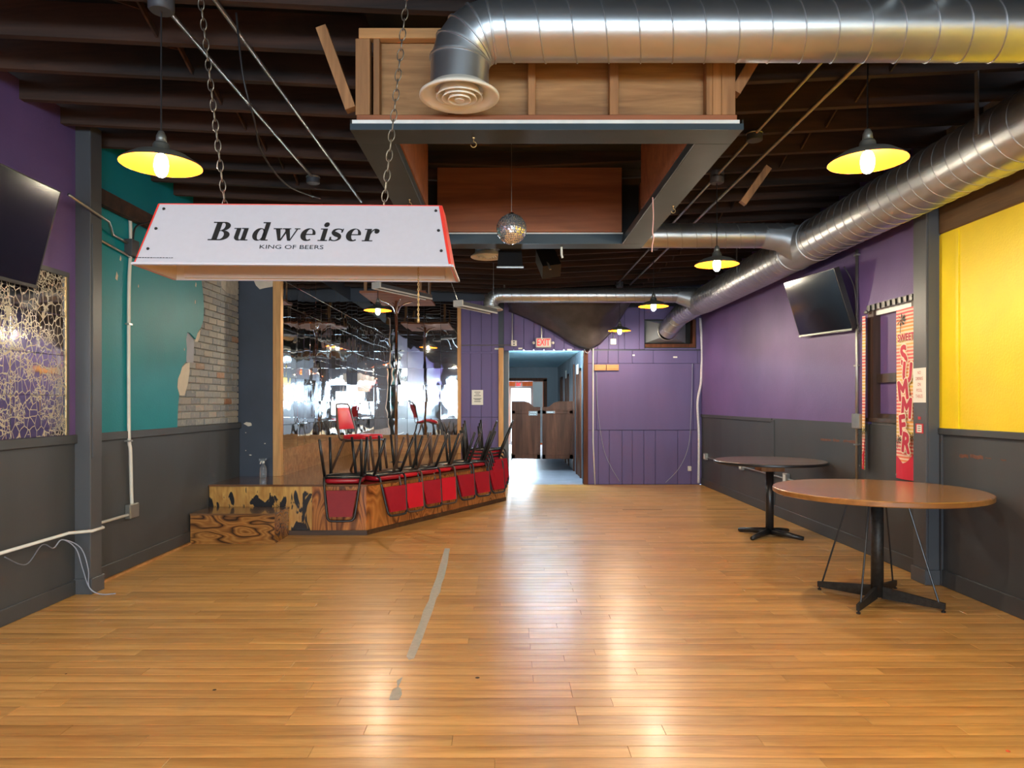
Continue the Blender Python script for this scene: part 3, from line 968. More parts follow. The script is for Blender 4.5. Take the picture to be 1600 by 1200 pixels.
# rusty scuffs rubbed into the grey wainscot
MT['rust'] = plain('rust_scuff', srgb(104, 66, 52), .7, var=.3, scale=40)
for (px0, px1, py) in ((1282, 1298, 687), (1302, 1312, 688), (1318, 1338, 690), (1499, 1513, 713), (1516, 1536, 714), (1540, 1549, 716), (1564, 1572, 719)):
    Y0_, Y1_ = XR * F / (px1 - VX), XR * F / (px0 - VX)
    z_ = H - (py - VY) / F * (Y0_ + Y1_) / 2
    hh = .018 if px1 - px0 > 9 else .006
    pts = [(Y0_ + (Y1_ - Y0_) * k / 5, z_ - hh * random.uniform(.3, 1)) for k in range(6)] + [(Y1_ - (Y1_ - Y0_) * k / 5, z_ + hh * random.uniform(.3, 1)) for k in range(6)]
    MB().prism(pts, XR - .0012, XR + .001, 'x').build('rust_scuff', MT['rust'], wr)

# duct opening in the back wall: a timber-framed hole
op = struct('trim_3', MB().box(2.37, YB, 2.36, 3.24, YB + .2, 2.42), MT['door_frame'])
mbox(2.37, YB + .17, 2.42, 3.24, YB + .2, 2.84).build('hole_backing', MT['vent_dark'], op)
mbox(3.19, YB + .0, 2.42, 3.24, YB + .2, 2.84).build('hole_side', MT['door_frame'], op)

# ---- return wall beside the stage, and stage alcove walls
SY, SXL = 8.40, -2.68
ws = struct('wall_stage', MB().box(XL - .03, SY, 0, -2.77, SY + .12, 3.5), MT['navy'])
for (px, py, s) in ((388, 662, .045), (391, 711, .016), (384, 676, .008), (384, 704, .008), (414, 693, .01)):
    c = P(px, py, SY)
    pts = [(c.x + s * math.cos(a) * random.uniform(.6, 1.3), c.z + s * .6 * math.sin(a) * random.uniform(.5, 1.3)) for a in [k * PI / 4 for k in range(8)]]
    MB().prism(list(reversed(pts)), SY - .002, SY + .01, 'y').build('paint_chip', MT['plaster'], ws)
pc = [P(*q, SY) for q in ((396, 437), (427, 437), (426, 448), (414, 450), (406, 452), (400, 446))]
MB().prism([(p.x, p.z) for p in reversed(pc)], SY - .003, SY + .01, 'y').build('render_patch', MT['plaster'], ws)
wa = struct('wall_alcove', MB().box(XL, SY + .12, 0, SXL - .03, YB + .03, 3.5), MT['navy'])
t4 = struct('trim_4', MB().cbox(-2.772, SY - .02, .537, SXL + .002, SY + .07, 3.3, .004), MT['pine'])
t5 = struct('trim_5', MB().cbox(-0.862, YB - .03, .537, -0.80, YB + .03, 3.10, .004), MT['pine'])
t6 = struct('trim_6', MB().cbox(-0.155, YB - .025, .0, DX0, YB + .12, DZ + .02, .004), MT['pine'])
t7 = struct('trim_7', MB().cbox(DX1, YB - .02, .0, DX1 + .075, YB + .12, DZ - .02, .004), MT['door_frame'])
# plywood base under the mirrors
BZ = 0.852
for a, b in ((SY + .07, 9.35), (9.35, 9.85), (9.85, 10.85), (10.85, YB)):
    mbox(SXL - .03, a + .002, .537, SXL + .012, b - .002, BZ).build('base_panel', MT['ply'], wa)
for a, b in ((SXL, -1.9), (-1.9, -1.25), (-1.25, -.862)):
    mbox(a + .002, YB - .012, .537, b - .002, YB + .03, BZ).build('base_panel', MT['ply'], wb)
# mirror tiles
mt_ = MB().cbox(-.1425, 0, -.1425, .1425, .006, .1425, .0015).mesh('mirror_tile', MT['mirror'])
MTS = 0.2875
hw = (-.862 - 6 * MTS - SXL - .004) / 2
mt_n = MB().cbox(-hw, 0, -.1425, hw, .006, .1425, .0015).mesh('mirror_tile', MT['mirror'])
for k in range(8):
    for i in range(7):
        x = -0.862 - MTS * (i + .5)
        if i == 6:
            x = (SXL + .002 - .862 - 6 * MTS) / 2
        o = put('mirror_tile', mt_ if i < 6 else mt_n, wb)
        o.location = (x, YB - .001, BZ + MTS * (k + .5))
        o.rotation_euler = (random.gauss(0, .0045), 0, random.gauss(0, .0045))
    for i in range(13):
        yy = YB - .004 - MTS * (i + .5)
        o = put('mirror_tile', mt_, wa)
        o.location = (SXL + .002, yy, BZ + MTS * (k + .5))
        o.rotation_euler = (random.gauss(0, .0045), 0, R(90) + random.gauss(0, .004))

# ---- corridor behind the saloon doors
CX0, CX1, CY1, CZ = 0.02, 1.38, 19.4, 2.40
wcl = struct('wall_corridor_left', mbox(CX0 - .1, YB + .2, 0, CX0, CY1, CZ), MT['corridor'])
wcr = struct('wall_corridor_right', MB().box(CX1, YB + .2, 0, CX1 + .1, 25, 3), MT['corridor'])
for i in range(24):
    yy = YB + .3 + i * .3
    mbox(CX0 - .002, yy, 0, CX0 + .006, yy + .04, CZ).build('rib', MT['steel'], wcl)
    if i > 0:
        mbox(CX1 - .006, yy, 0, CX1 + .002, yy + .03, CZ).build('rib', MT['corridor'], wcr)
wce = struct('wall_corridor_end', MB().box(1.02, CY1, 0, CX1, CY1 + .1, CZ).box(CX0 - .1, CY1, 2.0, 1.02, CY1 + .1, CZ), MT['corridor'])
mbox(.98, CY1 - .02, 0, 1.08, CY1 + .0, 2.05).build('door_casing', MT['door_frame'], wce)
mbox(.0, CY1 - .02, 2.0, 1.08, CY1 + .0, 2.09).build('door_casing', MT['door_frame'], wce)
for i in range(5):
    mbox(1.1 + .055 * i, CY1 - .006, 0, 1.11 + .055 * i, CY1, CZ).build('rib', MT['corridor'], wce)
fc = struct('floor_corridor', mbox(CX0 - .1, YB + .0, -.012, CX1, 25, .001), MT['corridor_floor'])
tin = MB()
NT_ = 160
for i in range(NT_ + 1):
    yy = YB + .2 + (CY1 - YB - .2) * i / NT_
    zz = CZ + (.012 if i % 2 else -.012)
    tin.v += [(CX0 - .1, yy, zz), (CX1 + .1, yy, zz)]
    if i:
        tin.f.append((2 * i - 2, 2 * i, 2 * i + 1, 2 * i - 1))
struct('ceiling_corridor', tin, MT['tin'])
mbox(CX0 - .1, YB + .2, CZ + .05, CX1 + .1, CY1 + .1, CZ + .1).build('ceiling_backing', MT['navy'], bpy.data.objects['ceiling_corridor'])
# room beyond
wz = struct('wall_far_room', MB().box(-.3, 24, 0, .06, 24.1, 2.6).box(.84, 24, 0, 1.5, 24.1, 2.6).box(.06, 24, 1.98, .84, 24.1, 2.6).box(-.3, CY1 + .1, 0, -.1, 24, 2.6), MT['orange_wood'])
struct('ceiling_far_room', mbox(-.3, CY1 + .1, 2.6, 1.5, 24.2, 2.7), MT['white_wall'])
mbox(.70, CY1 + .3, 0.3, .98, CY1 + .33, 2.0).build('striped_curtain', MT['paper'], wz)
# far glass door
fd = struct('door_1', MB().box(.06, 24.0, 0, .12, 24.05, 1.98).box(.78, 24.0, 0, .84, 24.05, 1.98).box(.12, 24.0, 0, .78, 24.05, .12).box(.12, 24.0, 1.9, .78, 24.05, 1.98), MT['steel'])
# corridor side doors
for i, (a, b) in enumerate(((13.25, 14.05), (15.9, 16.7), (17.7, 18.3))):
    d = struct('door_%d' % (i + 2), mbox(CX1 - .012, a + .06, 0, CX1 + .01, b - .06, 2.0), MT['door_wood'])
    MB().box(CX1 - .03, a, 0, CX1, a + .06, 2.06).box(CX1 - .03, b - .06, 0, CX1, b, 2.06).box(CX1 - .03, a, 2.0, CX1, b, 2.06).build('door_casing', MT['door_frame'], d)
for (yy, zz) in ((13.62, 2.02), (16.3, 2.03)):
    s = mbox(CX1 - .045, yy - .16, zz - .06, CX1 - .035, yy + .16, zz + .12).build('door_sign', MT['paper'])
    tag(s, 'small white sign above the corridor door %s' % ('nearer the saloon doors' if yy < 14 else 'deep in the corridor'), 'sign')

# ---- street front behind the camera
wf = MB()
xsf = [XL - .2] + [v for w in FRONT_WIN for v in w] + [XR + .2]
for i in range(0, len(xsf), 2):
    wf.box(xsf[i], YF - .2, 0, xsf[i + 1], YF, 3.6)
for (a, b) in FRONT_WIN:
    wf.box(a, YF - .2, 0, b, YF, WZ0).box(a, YF - .2, WZ1, b, YF, 3.6)
wfo = struct('wall_front', wf, MT['white_wall'])
for i, (a, b) in enumerate(FRONT_WIN):
    w = struct('window_%d' % (i + 2), MB().box(a, YF - .06, WZ0, a + .05, YF + .02, WZ1).box(b - .05, YF - .06, WZ0, b, YF + .02, WZ1)
               .box(a, YF - .06, WZ0, b, YF + .02, WZ0 + .06).box(a, YF - .06, WZ1 - .06, b, YF + .02, WZ1), MT['post'])
    mbox(a, YF - .195, WZ0, b, YF - .189, WZ1).build('window_pane', MT['glass'], w)
for i, (a, b) in enumerate(SIDE_WIN):
    w = struct('window_%d' % (i + 6), MB().box(XR - .02, a, 1.1, XR + .06, a + .05, WZ1).box(XR - .02, b - .05, 1.1, XR + .06, b, WZ1)
               .box(XR - .02, a, 1.1, XR + .06, b, 1.16).box(XR - .02, a, WZ1 - .06, XR + .06, b, WZ1), MT['post'])
    mbox(XR + .189, a, 1.1, XR + .195, b, WZ1).build('window_pane', MT['glass'], w)

# ================================================================ things: ceiling well, ducts, sign
# ---- ceiling well (timber box with a steel lip)
Zb, WX0, WX1, WY0, WY1 = 2.72, -0.76, 1.14, 3.43, 6.07
FLW = 0.185
well = thing('ceiling_well', 'timber and plywood box hanging from the joists with dark steel lip', 'ceiling box', (0.19, 4.7, Zb))
# front framing
zt = ZJ - 0.005
fz0 = Zb + 0.075
MB().cbox(WX0 + .03, WY0 + .0, fz0 - .03, WX1 - .03, WY0 + .05, fz0, .003).build('bottom_plate', MT['ply_red'], well)
MB().cbox(WX0 + .04, WY0 + .0, zt - .05, WX1 - .09, WY0 + .05, zt, .003).build('top_plate', MT['pine_x'], well)
mbox(WX0 + .1, WY0 + .06, fz0, WX1 - .1, WY0 + .075, zt).build('front_plywood', MT['ply'], well)


def wx(px):
    return (px - VX) / F * WY0


for (a, b) in ((555, 578), (583, 593), (700, 711), (825, 837), (953, 967), (1104, 1114), (1114, 1128), (1128, 1150)):
    MB().cbox(wx(a), WY0 + .004, fz0, wx(b) - .001, WY0 + .06, zt - .05, .002).build('stud', MT['stud'], well)
# outer sides and rear
for x in (WX0 + .03, WX1 - .045):
    mbox(x, WY0 + .06, fz0, x + .015, WY1 - .02, zt).build('side_plywood', MT['ply_red'], well)
# inner lining
mbox(WX0 + FLW + .0, WY0 + .12, Zb + .05, WX0 + FLW + .015, 5.0, zt).build('lining_side', MT['ply_red'], well)
mbox(WX1 - FLW - .015, WY0 + .12, Zb + .05, WX1 - FLW, 5.0, zt).build('lining_side', MT['ply_red'], well)
mbox(-0.576, 5.83, Zb + .09, .938, 5.86, zt + .17).build('lining_rear', MT['ply_red'], well)
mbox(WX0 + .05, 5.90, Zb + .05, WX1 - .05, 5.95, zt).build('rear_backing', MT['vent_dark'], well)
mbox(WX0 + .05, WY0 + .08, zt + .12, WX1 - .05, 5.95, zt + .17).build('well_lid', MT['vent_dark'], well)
# steel lip
for (a, b, c, d) in ((WX0, WY0, WX1, WY0 + FLW), (WX0, WY1 - FLW, WX1, WY1), (WX0, WY0 + FLW, WX0 + FLW, WY1 - FLW), (WX1 - FLW, WY0 + FLW, WX1, WY1 - FLW)):
    MB().cbox(a, b, Zb, c, d, Zb + .012, .002).build('lip_plate', MT['flange'], well)
mbox(WX0, WY0 - .004, Zb, WX1, WY0, Zb + .03).build('lip_edge', MT['flange_dark'], well)
mbox(WX0 + .01, WY0 - .006, Zb + .03, WX1 - .02, WY0 + .0, Zb + .047).build('lip_strip', MT['white_trim'], well)
mbox(WX0, WY0, Zb + .012, WX0 + .006, WY1, Zb + .05).build('lip_edge', MT['flange'], well)
mbox(WX1 - .006, WY0, Zb + .012, WX1, WY1, Zb + .05).build('lip_edge', MT['flange'], well)
mbox(WX0 + FLW, WY1 - FLW - .006, Zb, WX1 - FLW, WY1 - FLW, Zb + .085).build('lip_upstand', MT['flange_dark'], well)
mbox(WX0 + FLW, WY1 - FLW - .012, Zb + .082, WX1 - FLW, WY1 - FLW, Zb + .092).build('lip_strip', MT['white_trim'], well)
mbox(WX0 + FLW, WY0 + FLW, Zb, WX0 + FLW + .006, WY1 - FLW, Zb + .055).build('lip_upstand', MT['flange_dark'], well)
mbox(WX1 - FLW - .006, WY0 + FLW, Zb, WX1 - FLW, WY1 - FLW, Zb + .055).build('lip_upstand', MT['flange_dark'], well)
# diagonal timber braces
for (a, b) in ((P(503, 45, WY0 + .02), P(549, 172, WY0 + .02)), (P(1182, 88, WY0 + .04), P(1147, 146, WY0 + .04))):
    MB().bar(a, b, .05, .055, (0, 1, 0)).build('brace', MT['stud'], well)
MB().bar(P(1200, 262, 5.3), P(1160, 318, 5.3), .05, .05, (0, 1, 0)).build('brace', MT['stud'], well)
# hooks on the lip
for (px, yy) in ((740, WY0 + .1), (640, 4.6), (1052, 4.75)):
    h = thing('cup_hook', {740: 'brass cup hook under the front lip of the ceiling box', 640: 'brass cup hook under the side lip of the ceiling box nearest the bar sign',
                           1052: 'brass cup hook under the side lip of the ceiling box nearest the yellow wall'}[px], 'hook', ((px - VX) / F * yy, yy, Zb))
    x = h.location.x
    pts = [(x, yy, Zb), (x, yy, Zb - .02)] + [(x + .014 * math.sin(a), yy, Zb - .034 + .014 * math.cos(a)) for a in [k * PI / 6 for k in range(0, 10)]]
    MB().tube(pts, .0022, 6).build('hook_wire', MT['brass'], h, 'all')
    MB().lathe([(0, 0), (.007, 0), (.006, -.004), (0, -.005)], 10, (x, yy, Zb)).build('hook_collar', MT['brass'], h)
o = MB().tube(catmull([(.93, 4.55, Zb), (.935, 4.55, Zb - .12), (.93, 4.55, Zb - .22), (.937, 4.55, Zb - .26), (.929, 4.55, Zb - .30), (.925, 4.55, Zb - .35)]), .0035, 6).build('string', MT['pink'], None, 'all')
tag(o, 'knotted pink string dangling from the ceiling box lip', 'string')
cn = thing('hanging_cane', 'small red and white striped cane hanging under the rear lip', 'decoration', P(877, 388, 6.0))
MB().tube([P(877, 372, 6.0), P(877, 384, 6.0)], .011, 8).build('red_part', MT['label_red'], cn)
MB().tube([P(877, 384, 6.0), P(877.5, 398, 6.0), P(879, 403, 6.0)], .009, 8).build('white_part', MT['white_trim'], cn)


# ---- ducts
def duct_straight(root, a, b, r, pitch=.13, nm='duct_run', taper=None):
    a, b = Vector(a), Vector(b)
    L = (b - a).length
    MB().tube([a, b], [r, taper or r], 40).build(nm, MT['duct'], root, 30)
    d = (b - a).normalized()
    ref = Vector((0, 0, 1))
    u = (ref - d * ref.dot(d)).normalized()
    w = d.cross(u)
    turns = L / pitch
    n = int(turns * 28)
    mb = MB()
    for i in range(n + 1):
        t = i / n
        ang = t * turns * 2 * PI
        rr = r + ((taper or r) - r) * t
        rad = u * math.cos(ang) + w * math.sin(ang)
        c = a + d * (t * L)
        mb.v += [c + rad * (rr - .001) - d * .004, c + rad * (rr + .0045) - d * .002, c + rad * (rr + .0045) + d * .002, c + rad * (rr - .001) + d * .004]
        if i:
            k = 4 * i
            for q in range(3):
                mb.f.append((k - 4 + q, k - 4 + q + 1, k + q + 1, k + q))
    mb.v = [tuple(p) for p in mb.v]
    mb.build('spiral_seam', MT['duct_seam'], root, 'all')


def gored_elbow(root, pts, r, nm='elbow'):
    MB().tube(pts, r, 40).build(nm, MT['duct'], root, 30)
    for p, q in zip(pts[1:-1], pts[2:]):
        i = pts.index(p)
        t = (Vector(pts[i + 1]) - Vector(pts[i - 1])).normalized()
        M = Vector((0, 0, 1)).rotation_difference(t).to_matrix()
        MB().lathe([(r - .001, -.006), (r + .006, -.004), (r + .006, .004), (r - .001, .006)], 40, p, M).build('elbow_seam', MT['duct_seam'], root, 30)


def diffuser(root, c, R_):
    """round ceiling diffuser with cones; c = centre of the rim plane"""
    c = Vector(c)
    MB().lathe([(R_ * .60, .055), (R_ * .62, .03), (R_ * .80, .012), (R_ * .97, 0), (R_, .004), (R_, .012), (R_ * .85, .03), (R_ * .66, .06)], 48, c).build('diffuser_rim', MT['vent'], root, 'all')
    for k, (a, b) in enumerate(((.56, .44), (.42, .30), (.27, .17))):
        z = -.006 - .006 * k
        MB().lathe([(R_ * b, z + .05), (R_ * a, z + .006), (R_ * a + .004, z + .008), (R_ * b + .004, z + .055)], 40, c).build('diffuser_cone', MT['vent'], root, 'all')
    MB().lathe([(0, -.012), (R_ * .12, -.012), (R_ * .12, 0), (0, 0)], 20, c).build('diffuser_hub', MT['vent'], root)
    MB().bar(c + Vector((-R_ * .58, 0, .02)), c + Vector((R_ * .58, 0, .02)), .008, .008).build('diffuser_bar', MT['vent'], root)
    MB().bar(c + Vector((0, -R_ * .58, .02)), c + Vector((0, R_ * .58, .02)), .008, .008).build('diffuser_bar', MT['vent'], root)
    MB().lathe([(0, .075), (R_ * .62, .07)], 32, c).build('diffuser_throat', MT['vent_dark'], root)


def branch(label, Y, zc, r, x_el, x_end, z_dif, R_, n=5, plug=True):
    t = thing('branch_duct', label, 'duct', ((x_el + x_end) / 2, Y, zc - r))
    rad = zc - z_dif - .05
    rb = min(rad * .85, r * 1.25)
    pts = []
    for k in range(n):
        a = (PI / 2) * (k + .5) / n
        pts.append((x_el - rb * math.sin(a) + 0, Y, zc - rb + rb * math.cos(a)))
    pts = [(x_el + .02, Y, zc)] + pts + [(x_el - rb, Y, z_dif + .04)]
    gored_elbow(t, pts, r)
    duct_straight(t, (x_el, Y, zc), (x_end, Y, zc), r, .145)
    diffuser(t, (x_el - rb, Y, z_dif), R_)
    return t


# trunk along the right wall
TX, TZ, TR = 2.99, 2.985, 0.205
trunk = thing('trunk_duct', 'large spiral galvanised trunk duct running along the purple and yellow wall', 'duct', (TX, 5, TZ - TR))
duct_straight(trunk, (TX, -1.6, TZ), (TX, 6.85, TZ), TR, .14)
MB().tube([(TX, 6.85, TZ), (TX, 7.35, TZ)], [TR, TR], 40).build('tee_body', MT['tin_box'], trunk, 30)
for yy, rr in ((6.85, TR), (7.35, TR)):
    MB().lathe([(rr - .001, -.012), (rr + .008, -.008), (rr + .008, .008), (rr - .001, .012)], 40, (TX, yy, TZ), Matrix.Rotation(R(90), 3, 'X')).build('tee_collar', MT['duct_seam'], trunk, 30)
duct_straight(trunk, (TX, 7.35, TZ), (TX, 10.75, TZ - .02), TR, .12, taper=TR * .97)
MB().tube([(TX, 10.75, TZ - .02), (TX, 11.15, TZ - .03)], [TR * .97, .175], 40).build('reducer', MT['tin_box'], trunk, 30)
duct_straight(trunk, (TX, 11.15, TZ - .03), (TX - .14, 11.72, TZ - .13), .165, .09)
duct_straight(trunk, (TX - .14, 11.72, TZ - .13), (TX - .28, 12.08, TZ - .36), .16, .2)
# tapered tin transition box at the wall
tb0, tb1 = (2.38, 2.44), (3.09, 2.84)
cx, cz = TX - .28, 2.63
mb = MB()
N = 24
ring = [(cx + .16 * math.cos(2 * PI * k / N), YB - .17, cz + .16 * math.sin(2 * PI * k / N)) for k in range(N)]
sq = []
for k in range(N):
    a = 2 * PI * k / N
    c_, s_ = math.cos(a), math.sin(a)
    m_ = max(abs(c_), abs(s_))
    sq.append(((tb0[0] + tb1[0]) / 2 + c_ / m_ * (tb1[0] - tb0[0]) / 2, YB + .10, (tb0[1] + tb1[1]) / 2 + s_ / m_ * (tb1[1] - tb0[1]) / 2))
mb.add(ring + sq, [(k, (k + 1) % N, N + (k + 1) % N, N + k) for k in range(N)])
mb.build('wall_boot', MT['tin_box'], trunk, 25)
MB().lathe([(.158, -.03), (.17, -.02), (.17, .02), (.158, .03)], 32, (cx, YB - .18, cz), Matrix.Rotation(R(90), 3, 'X')).build('boot_collar', MT['duct_seam'], trunk)
for yy in (0.6, 4.2, 8.6):
    mbox(TX - TR - .012, yy - .015, TZ, TX - TR - .004, yy + .015, zj(TX) + .05).build('hanger_strap', MT['steel'], trunk)
    mbox(TX + TR + .004, yy - .015, TZ, TX + TR + .012, yy + .015, zj(TX) + .05).build('hanger_strap', MT['steel'], trunk)

branch('wide galvanised cross duct with elbow and cream diffuser in front of the timber box', 3.20, 3.08, .132, wx(775) * 3.2 / WY0, 2.9, 2.775, .18)
b2 = branch('galvanised cross duct with diffuser passing behind the timber box', 7.12, 3.08, .122, -.06, 2.85, 2.86, .165)
b3 = branch('thin galvanised cross duct with elbow and diffuser above the stage corner', 11.0, 3.07, .112, -.12, 2.95, 2.84, .19)
MB().tube([(2.55, 7.12, 3.08), (2.72, 7.12, 3.06), (2.93, 7.12, 3.0)], [.122, .13, .19], 32).build('takeoff', MT['tin_box'], b2, 30)
MB().tube([(2.62, 11.0, 3.07), (2.9, 11.0, 3.0)], [.112, .15], 32).build('takeoff', MT['tin_box'], b3, 30)
MB().tube([(-.05, 11.0, 3.17), (-.05, 11.0, 3.34)], .012, 8).build('hanger_rod', MT['steel'], b3)

# ---- hanging bar sign lamp (billiard light)
sg = thing('bar_sign_lamp', 'white hanging billiard lamp hood with black script lettering and red edges', 'lamp', (-.79, 2.77, 1.905), local=True)
sg.rotation_euler = (0, R(.4), 0)
SWB, SWT, SD, SH = 1.168 / 2, .54, .165, .25       # half bottom width, half top width, half depth, height
TD = .07


def sgpt(u, v):
    """u -1..1 across, v 0 bottom .. 1 top on the front panel"""
    w = SWB + (SWT - SWB) * v
    return Vector((u * w, -SD + (SD - TD) * v, SH * v))


def hood_panel(pts, nm, m, th=.004):
    a, b, c, d = [Vector(p) for p in pts]
    n = (b - a).cross(d - a).normalized() * th
    vs = [a, b, c, d, a - n, b - n, c - n, d - n]
    MB().add(vs, [(0, 1, 2, 3), (7, 6, 5, 4), (1, 0, 4, 5), (2, 1, 5, 6), (3, 2, 6, 7), (0, 3, 7, 4)]).build(nm, MT[m], sg)


f0, f1, f2, f3 = sgpt(-1, 0), sgpt(1, 0), sgpt(1, 1), sgpt(-1, 1)
g0, g1, g2, g3 = [Vector((p.x, -p.y, p.z)) for p in (f0, f1, f2, f3)]
hood_panel((f0, f1, f2, f3), 'front_panel', 'sign_white')
hood_panel((g1, g0, g3, g2), 'rear_panel', 'sign_white')
hood_panel((f1, g1, g2, f2), 'end_panel', 'sign_red')
hood_panel((g0, f0, f3, g3), 'end_panel', 'sign_red')
hood_panel((f3, f2, g2, g3), 'top_panel', 'sign_red')
# cream lining
k_ = .985
for q, nm in (((f0, f1, f2, f3), 'lining'), ((g1, g0, g3, g2), 'lining'), ((f1, g1, g2, f2), 'lining'), ((g0, f0, f3, g3), 'lining')):
    ps = [Vector((p.x * k_, p.y * .95, p.z * .97 + .001)) for p in q]
    MB().add(ps, [(3, 2, 1, 0)]).build(nm, MT['sign_in'], sg)
# folded bottom rim
for (a, b) in ((f0, f1), (f1, g1), (g1, g0), (g0, f0)):
    MB().bar(a + Vector((0, 0, .004)), b + Vector((0, 0, .004)), .016, .008).build('rim', MT['sign_white'], sg)
# inner rear rail
MB().bar(Vector((-SWB + .05, SD - .02, .03)), Vector((SWB - .05, SD - .02, .03)), .02, .05).build('rear_rail', MT['sign_in'], sg)
n_front = (f1 - f0).cross(f3 - f0).normalized()
if n_front.y > 0:
    n_front = -n_front
ex = (f1 - f0).normalized()
ey = (f3 + f2 - f0 - f1).normalized()
fo = (f0 + f1 + f2 + f3) / 4
FH = (f3 + f2 - f0 - f1).length / 2
# red margins on the front panel
MB().add([sgpt(.985, .0) + n_front * .001, sgpt(1, .0) + n_front * .001, sgpt(1, 1) + n_front * .001, sgpt(.975, 1) + n_front * .001], [(0, 1, 2, 3)]).build('red_margin', MT['sign_red'], sg)
MB().add([sgpt(-1, .0) + n_front * .001, sgpt(-.992, .0) + n_front * .001, sgpt(-.988, 1) + n_front * .001, sgpt(-1, 1) + n_front * .001], [(0, 1, 2, 3)]).build('red_margin', MT['sign_red'], sg)
MB().bar(sgpt(-.99, .995) + n_front * .001, sgpt(.985, .995) + n_front * .001, .003, .003).build('red_margin', MT['sign_red'], sg)
for s in (-1, 1):
    for v in (.25, .58, .91):
        c = sgpt(s * (.95 if s > 0 else .945), v) + n_front * .002
        MB().lathe([(0, .004), (.0045, .003), (.006, 0)], 10, c, Vector((0, 0, 1)).rotation_difference(n_front).to_matrix()).build('screw', MT['ink'], sg)


# lettering built glyph by glyph (px units of the photo, base line 0)
class GL:
    def __init__(s):
        s.polys = []

    def rect(s, a, b, c, d):
        s.polys.append([(a, b), (c, b), (c, d), (a, d)])

    def poly(s, *p):
        s.polys.append(list(p))

    def ring(s, cx, cy, rx, ry, ix, iy, irx, iry, a0=0, a1=360, n=28):
        for k in range(n):
            t0, t1 = R(a0 + (a1 - a0) * k / n), R(a0 + (a1 - a0) * (k + 1) / n)
            s.polys.append([(ix + irx * math.cos(t0), iy + iry * math.sin(t0)), (cx + rx * math.cos(t0), cy + ry * math.sin(t0)),
                            (cx + rx * math.cos(t1), cy + ry * math.sin(t1)), (ix + irx * math.cos(t1), iy + iry * math.sin(t1))])

    def dot(s, cx, cy, r, n=20):
        s.polys.append([(cx + r * math.cos(2 * PI * k / n), cy + r * math.sin(2 * PI * k / n)) for k in range(n)])

    def stroke(s, pts, ws):
        p3 = catmull([(p[0], p[1], w) for p, w in zip(pts, ws)], 5)
        L, Rr = [], []
        for i, p in enumerate(p3):
            t = p3[min(i + 1, len(p3) - 1)] - p3[max(i - 1, 0)]
            n = Vector((-t.y, t.x)).normalized() * p.z / 2
            L.append((p.x + n.x, p.y + n.y))
            Rr.append((p.x - n.x, p.y - n.y))
        for i in range(len(p3) - 1):
            s.polys.append([Rr[i], Rr[i + 1], L[i + 1], L[i]])


def glyph(ch):
    g = GL()
    if ch == 'B':
        g.rect(5.5, 0, 14, 32); g.rect(0, 0, 20, 2); g.rect(0, 30, 20, 32)
        g.ring(17, 24.2, 11.5, 7.8, 16, 24.2, 4.2, 6, -90, 90)
        g.ring(18, 8.6, 13.5, 8.6, 17, 8.6, 5.4, 6.7, -90, 90)
        g.rect(14, 30.2, 17.2, 32); g.rect(14, 16, 18.2, 17.3); g.rect(14, 0, 18.2, 1.9)
    elif ch == 'u':
        g.rect(4, 6.5, 11, 21.5); g.rect(0, 19.8, 8, 21.5)
        g.ring(11.5, 6.7, 7.5, 7, 13.6, 6.7, 2.6, 5, 180, 360)
        g.rect(15.5, 0, 22.5, 21.5); g.rect(12, 19.8, 18, 21.5); g.rect(19, 0, 26.5, 1.7)
    elif ch == 'd':
        g.ring(10, 10.6, 10, 11, 11.8, 10.6, 4.4, 9.2)
        g.rect(15.5, 0, 22.5, 32); g.rect(11, 30.2, 18, 32); g.rect(19, 0, 26.5, 1.7)
    elif ch == 'w':
        g.poly((12, 0), (16.5, 0), (10.5, 21.5), (3, 21.5)); g.poly((14.5, 0), (17, 0), (23.5, 18), (21.5, 21.5))
        g.poly((27, 0), (31.5, 0), (25, 21.5), (17.5, 21.5)); g.poly((29.5, 0), (31.5, 0), (39, 21.5), (36.6, 21.5))
        g.rect(0, 19.8, 13.5, 21.5); g.rect(14.5, 19.8, 27.5, 21.5); g.rect(33, 19.8, 42, 21.5)
    elif ch == 'e':
        g.ring(11.5, 10.7, 11.5, 11.1, 13.2, 11.2, 4.8, 9.2, 0, 305)
        g.rect(6, 10.2, 22.6, 12)
    elif ch == 'i':
        g.rect(4, 0, 11, 21.5); g.rect(0, 19.8, 6, 21.5); g.rect(0, 0, 15, 1.7); g.dot(7.5, 28.2, 4.3)
    elif ch == 's':
        g.stroke([(18.5, 15.5), (17.5, 19.3), (11.5, 20.8), (6, 18.6), (5.5, 14.6), (10, 11.6), (15.5, 8.8), (16.5, 4.2), (11, .8), (4.5, 2), (2.5, 6.5)],
                 [2.5, 2.2, 1.8, 4, 6.2, 7.4, 6.2, 4.2, 1.8, 2.2, 2.8])
        g.poly((17, 14.5), (19.5, 14.5), (20.5, 21.3), (18.8, 21.3)); g.poly((1.2, .2), (3, .2), (3.8, 7.2), (1.6, 7.2))
    elif ch == 'r':
        g.rect(4, 0, 11, 21.5); g.rect(0, 19.8, 6, 21.5); g.rect(0, 0, 16.5, 1.7)
        g.stroke([(10.5, 12.5), (12.5, 17.8), (16, 20.4), (19.5, 20.3)], [1.6, 2, 2.6, 2.6]); g.dot(19.8, 17.2, 4)
    return g


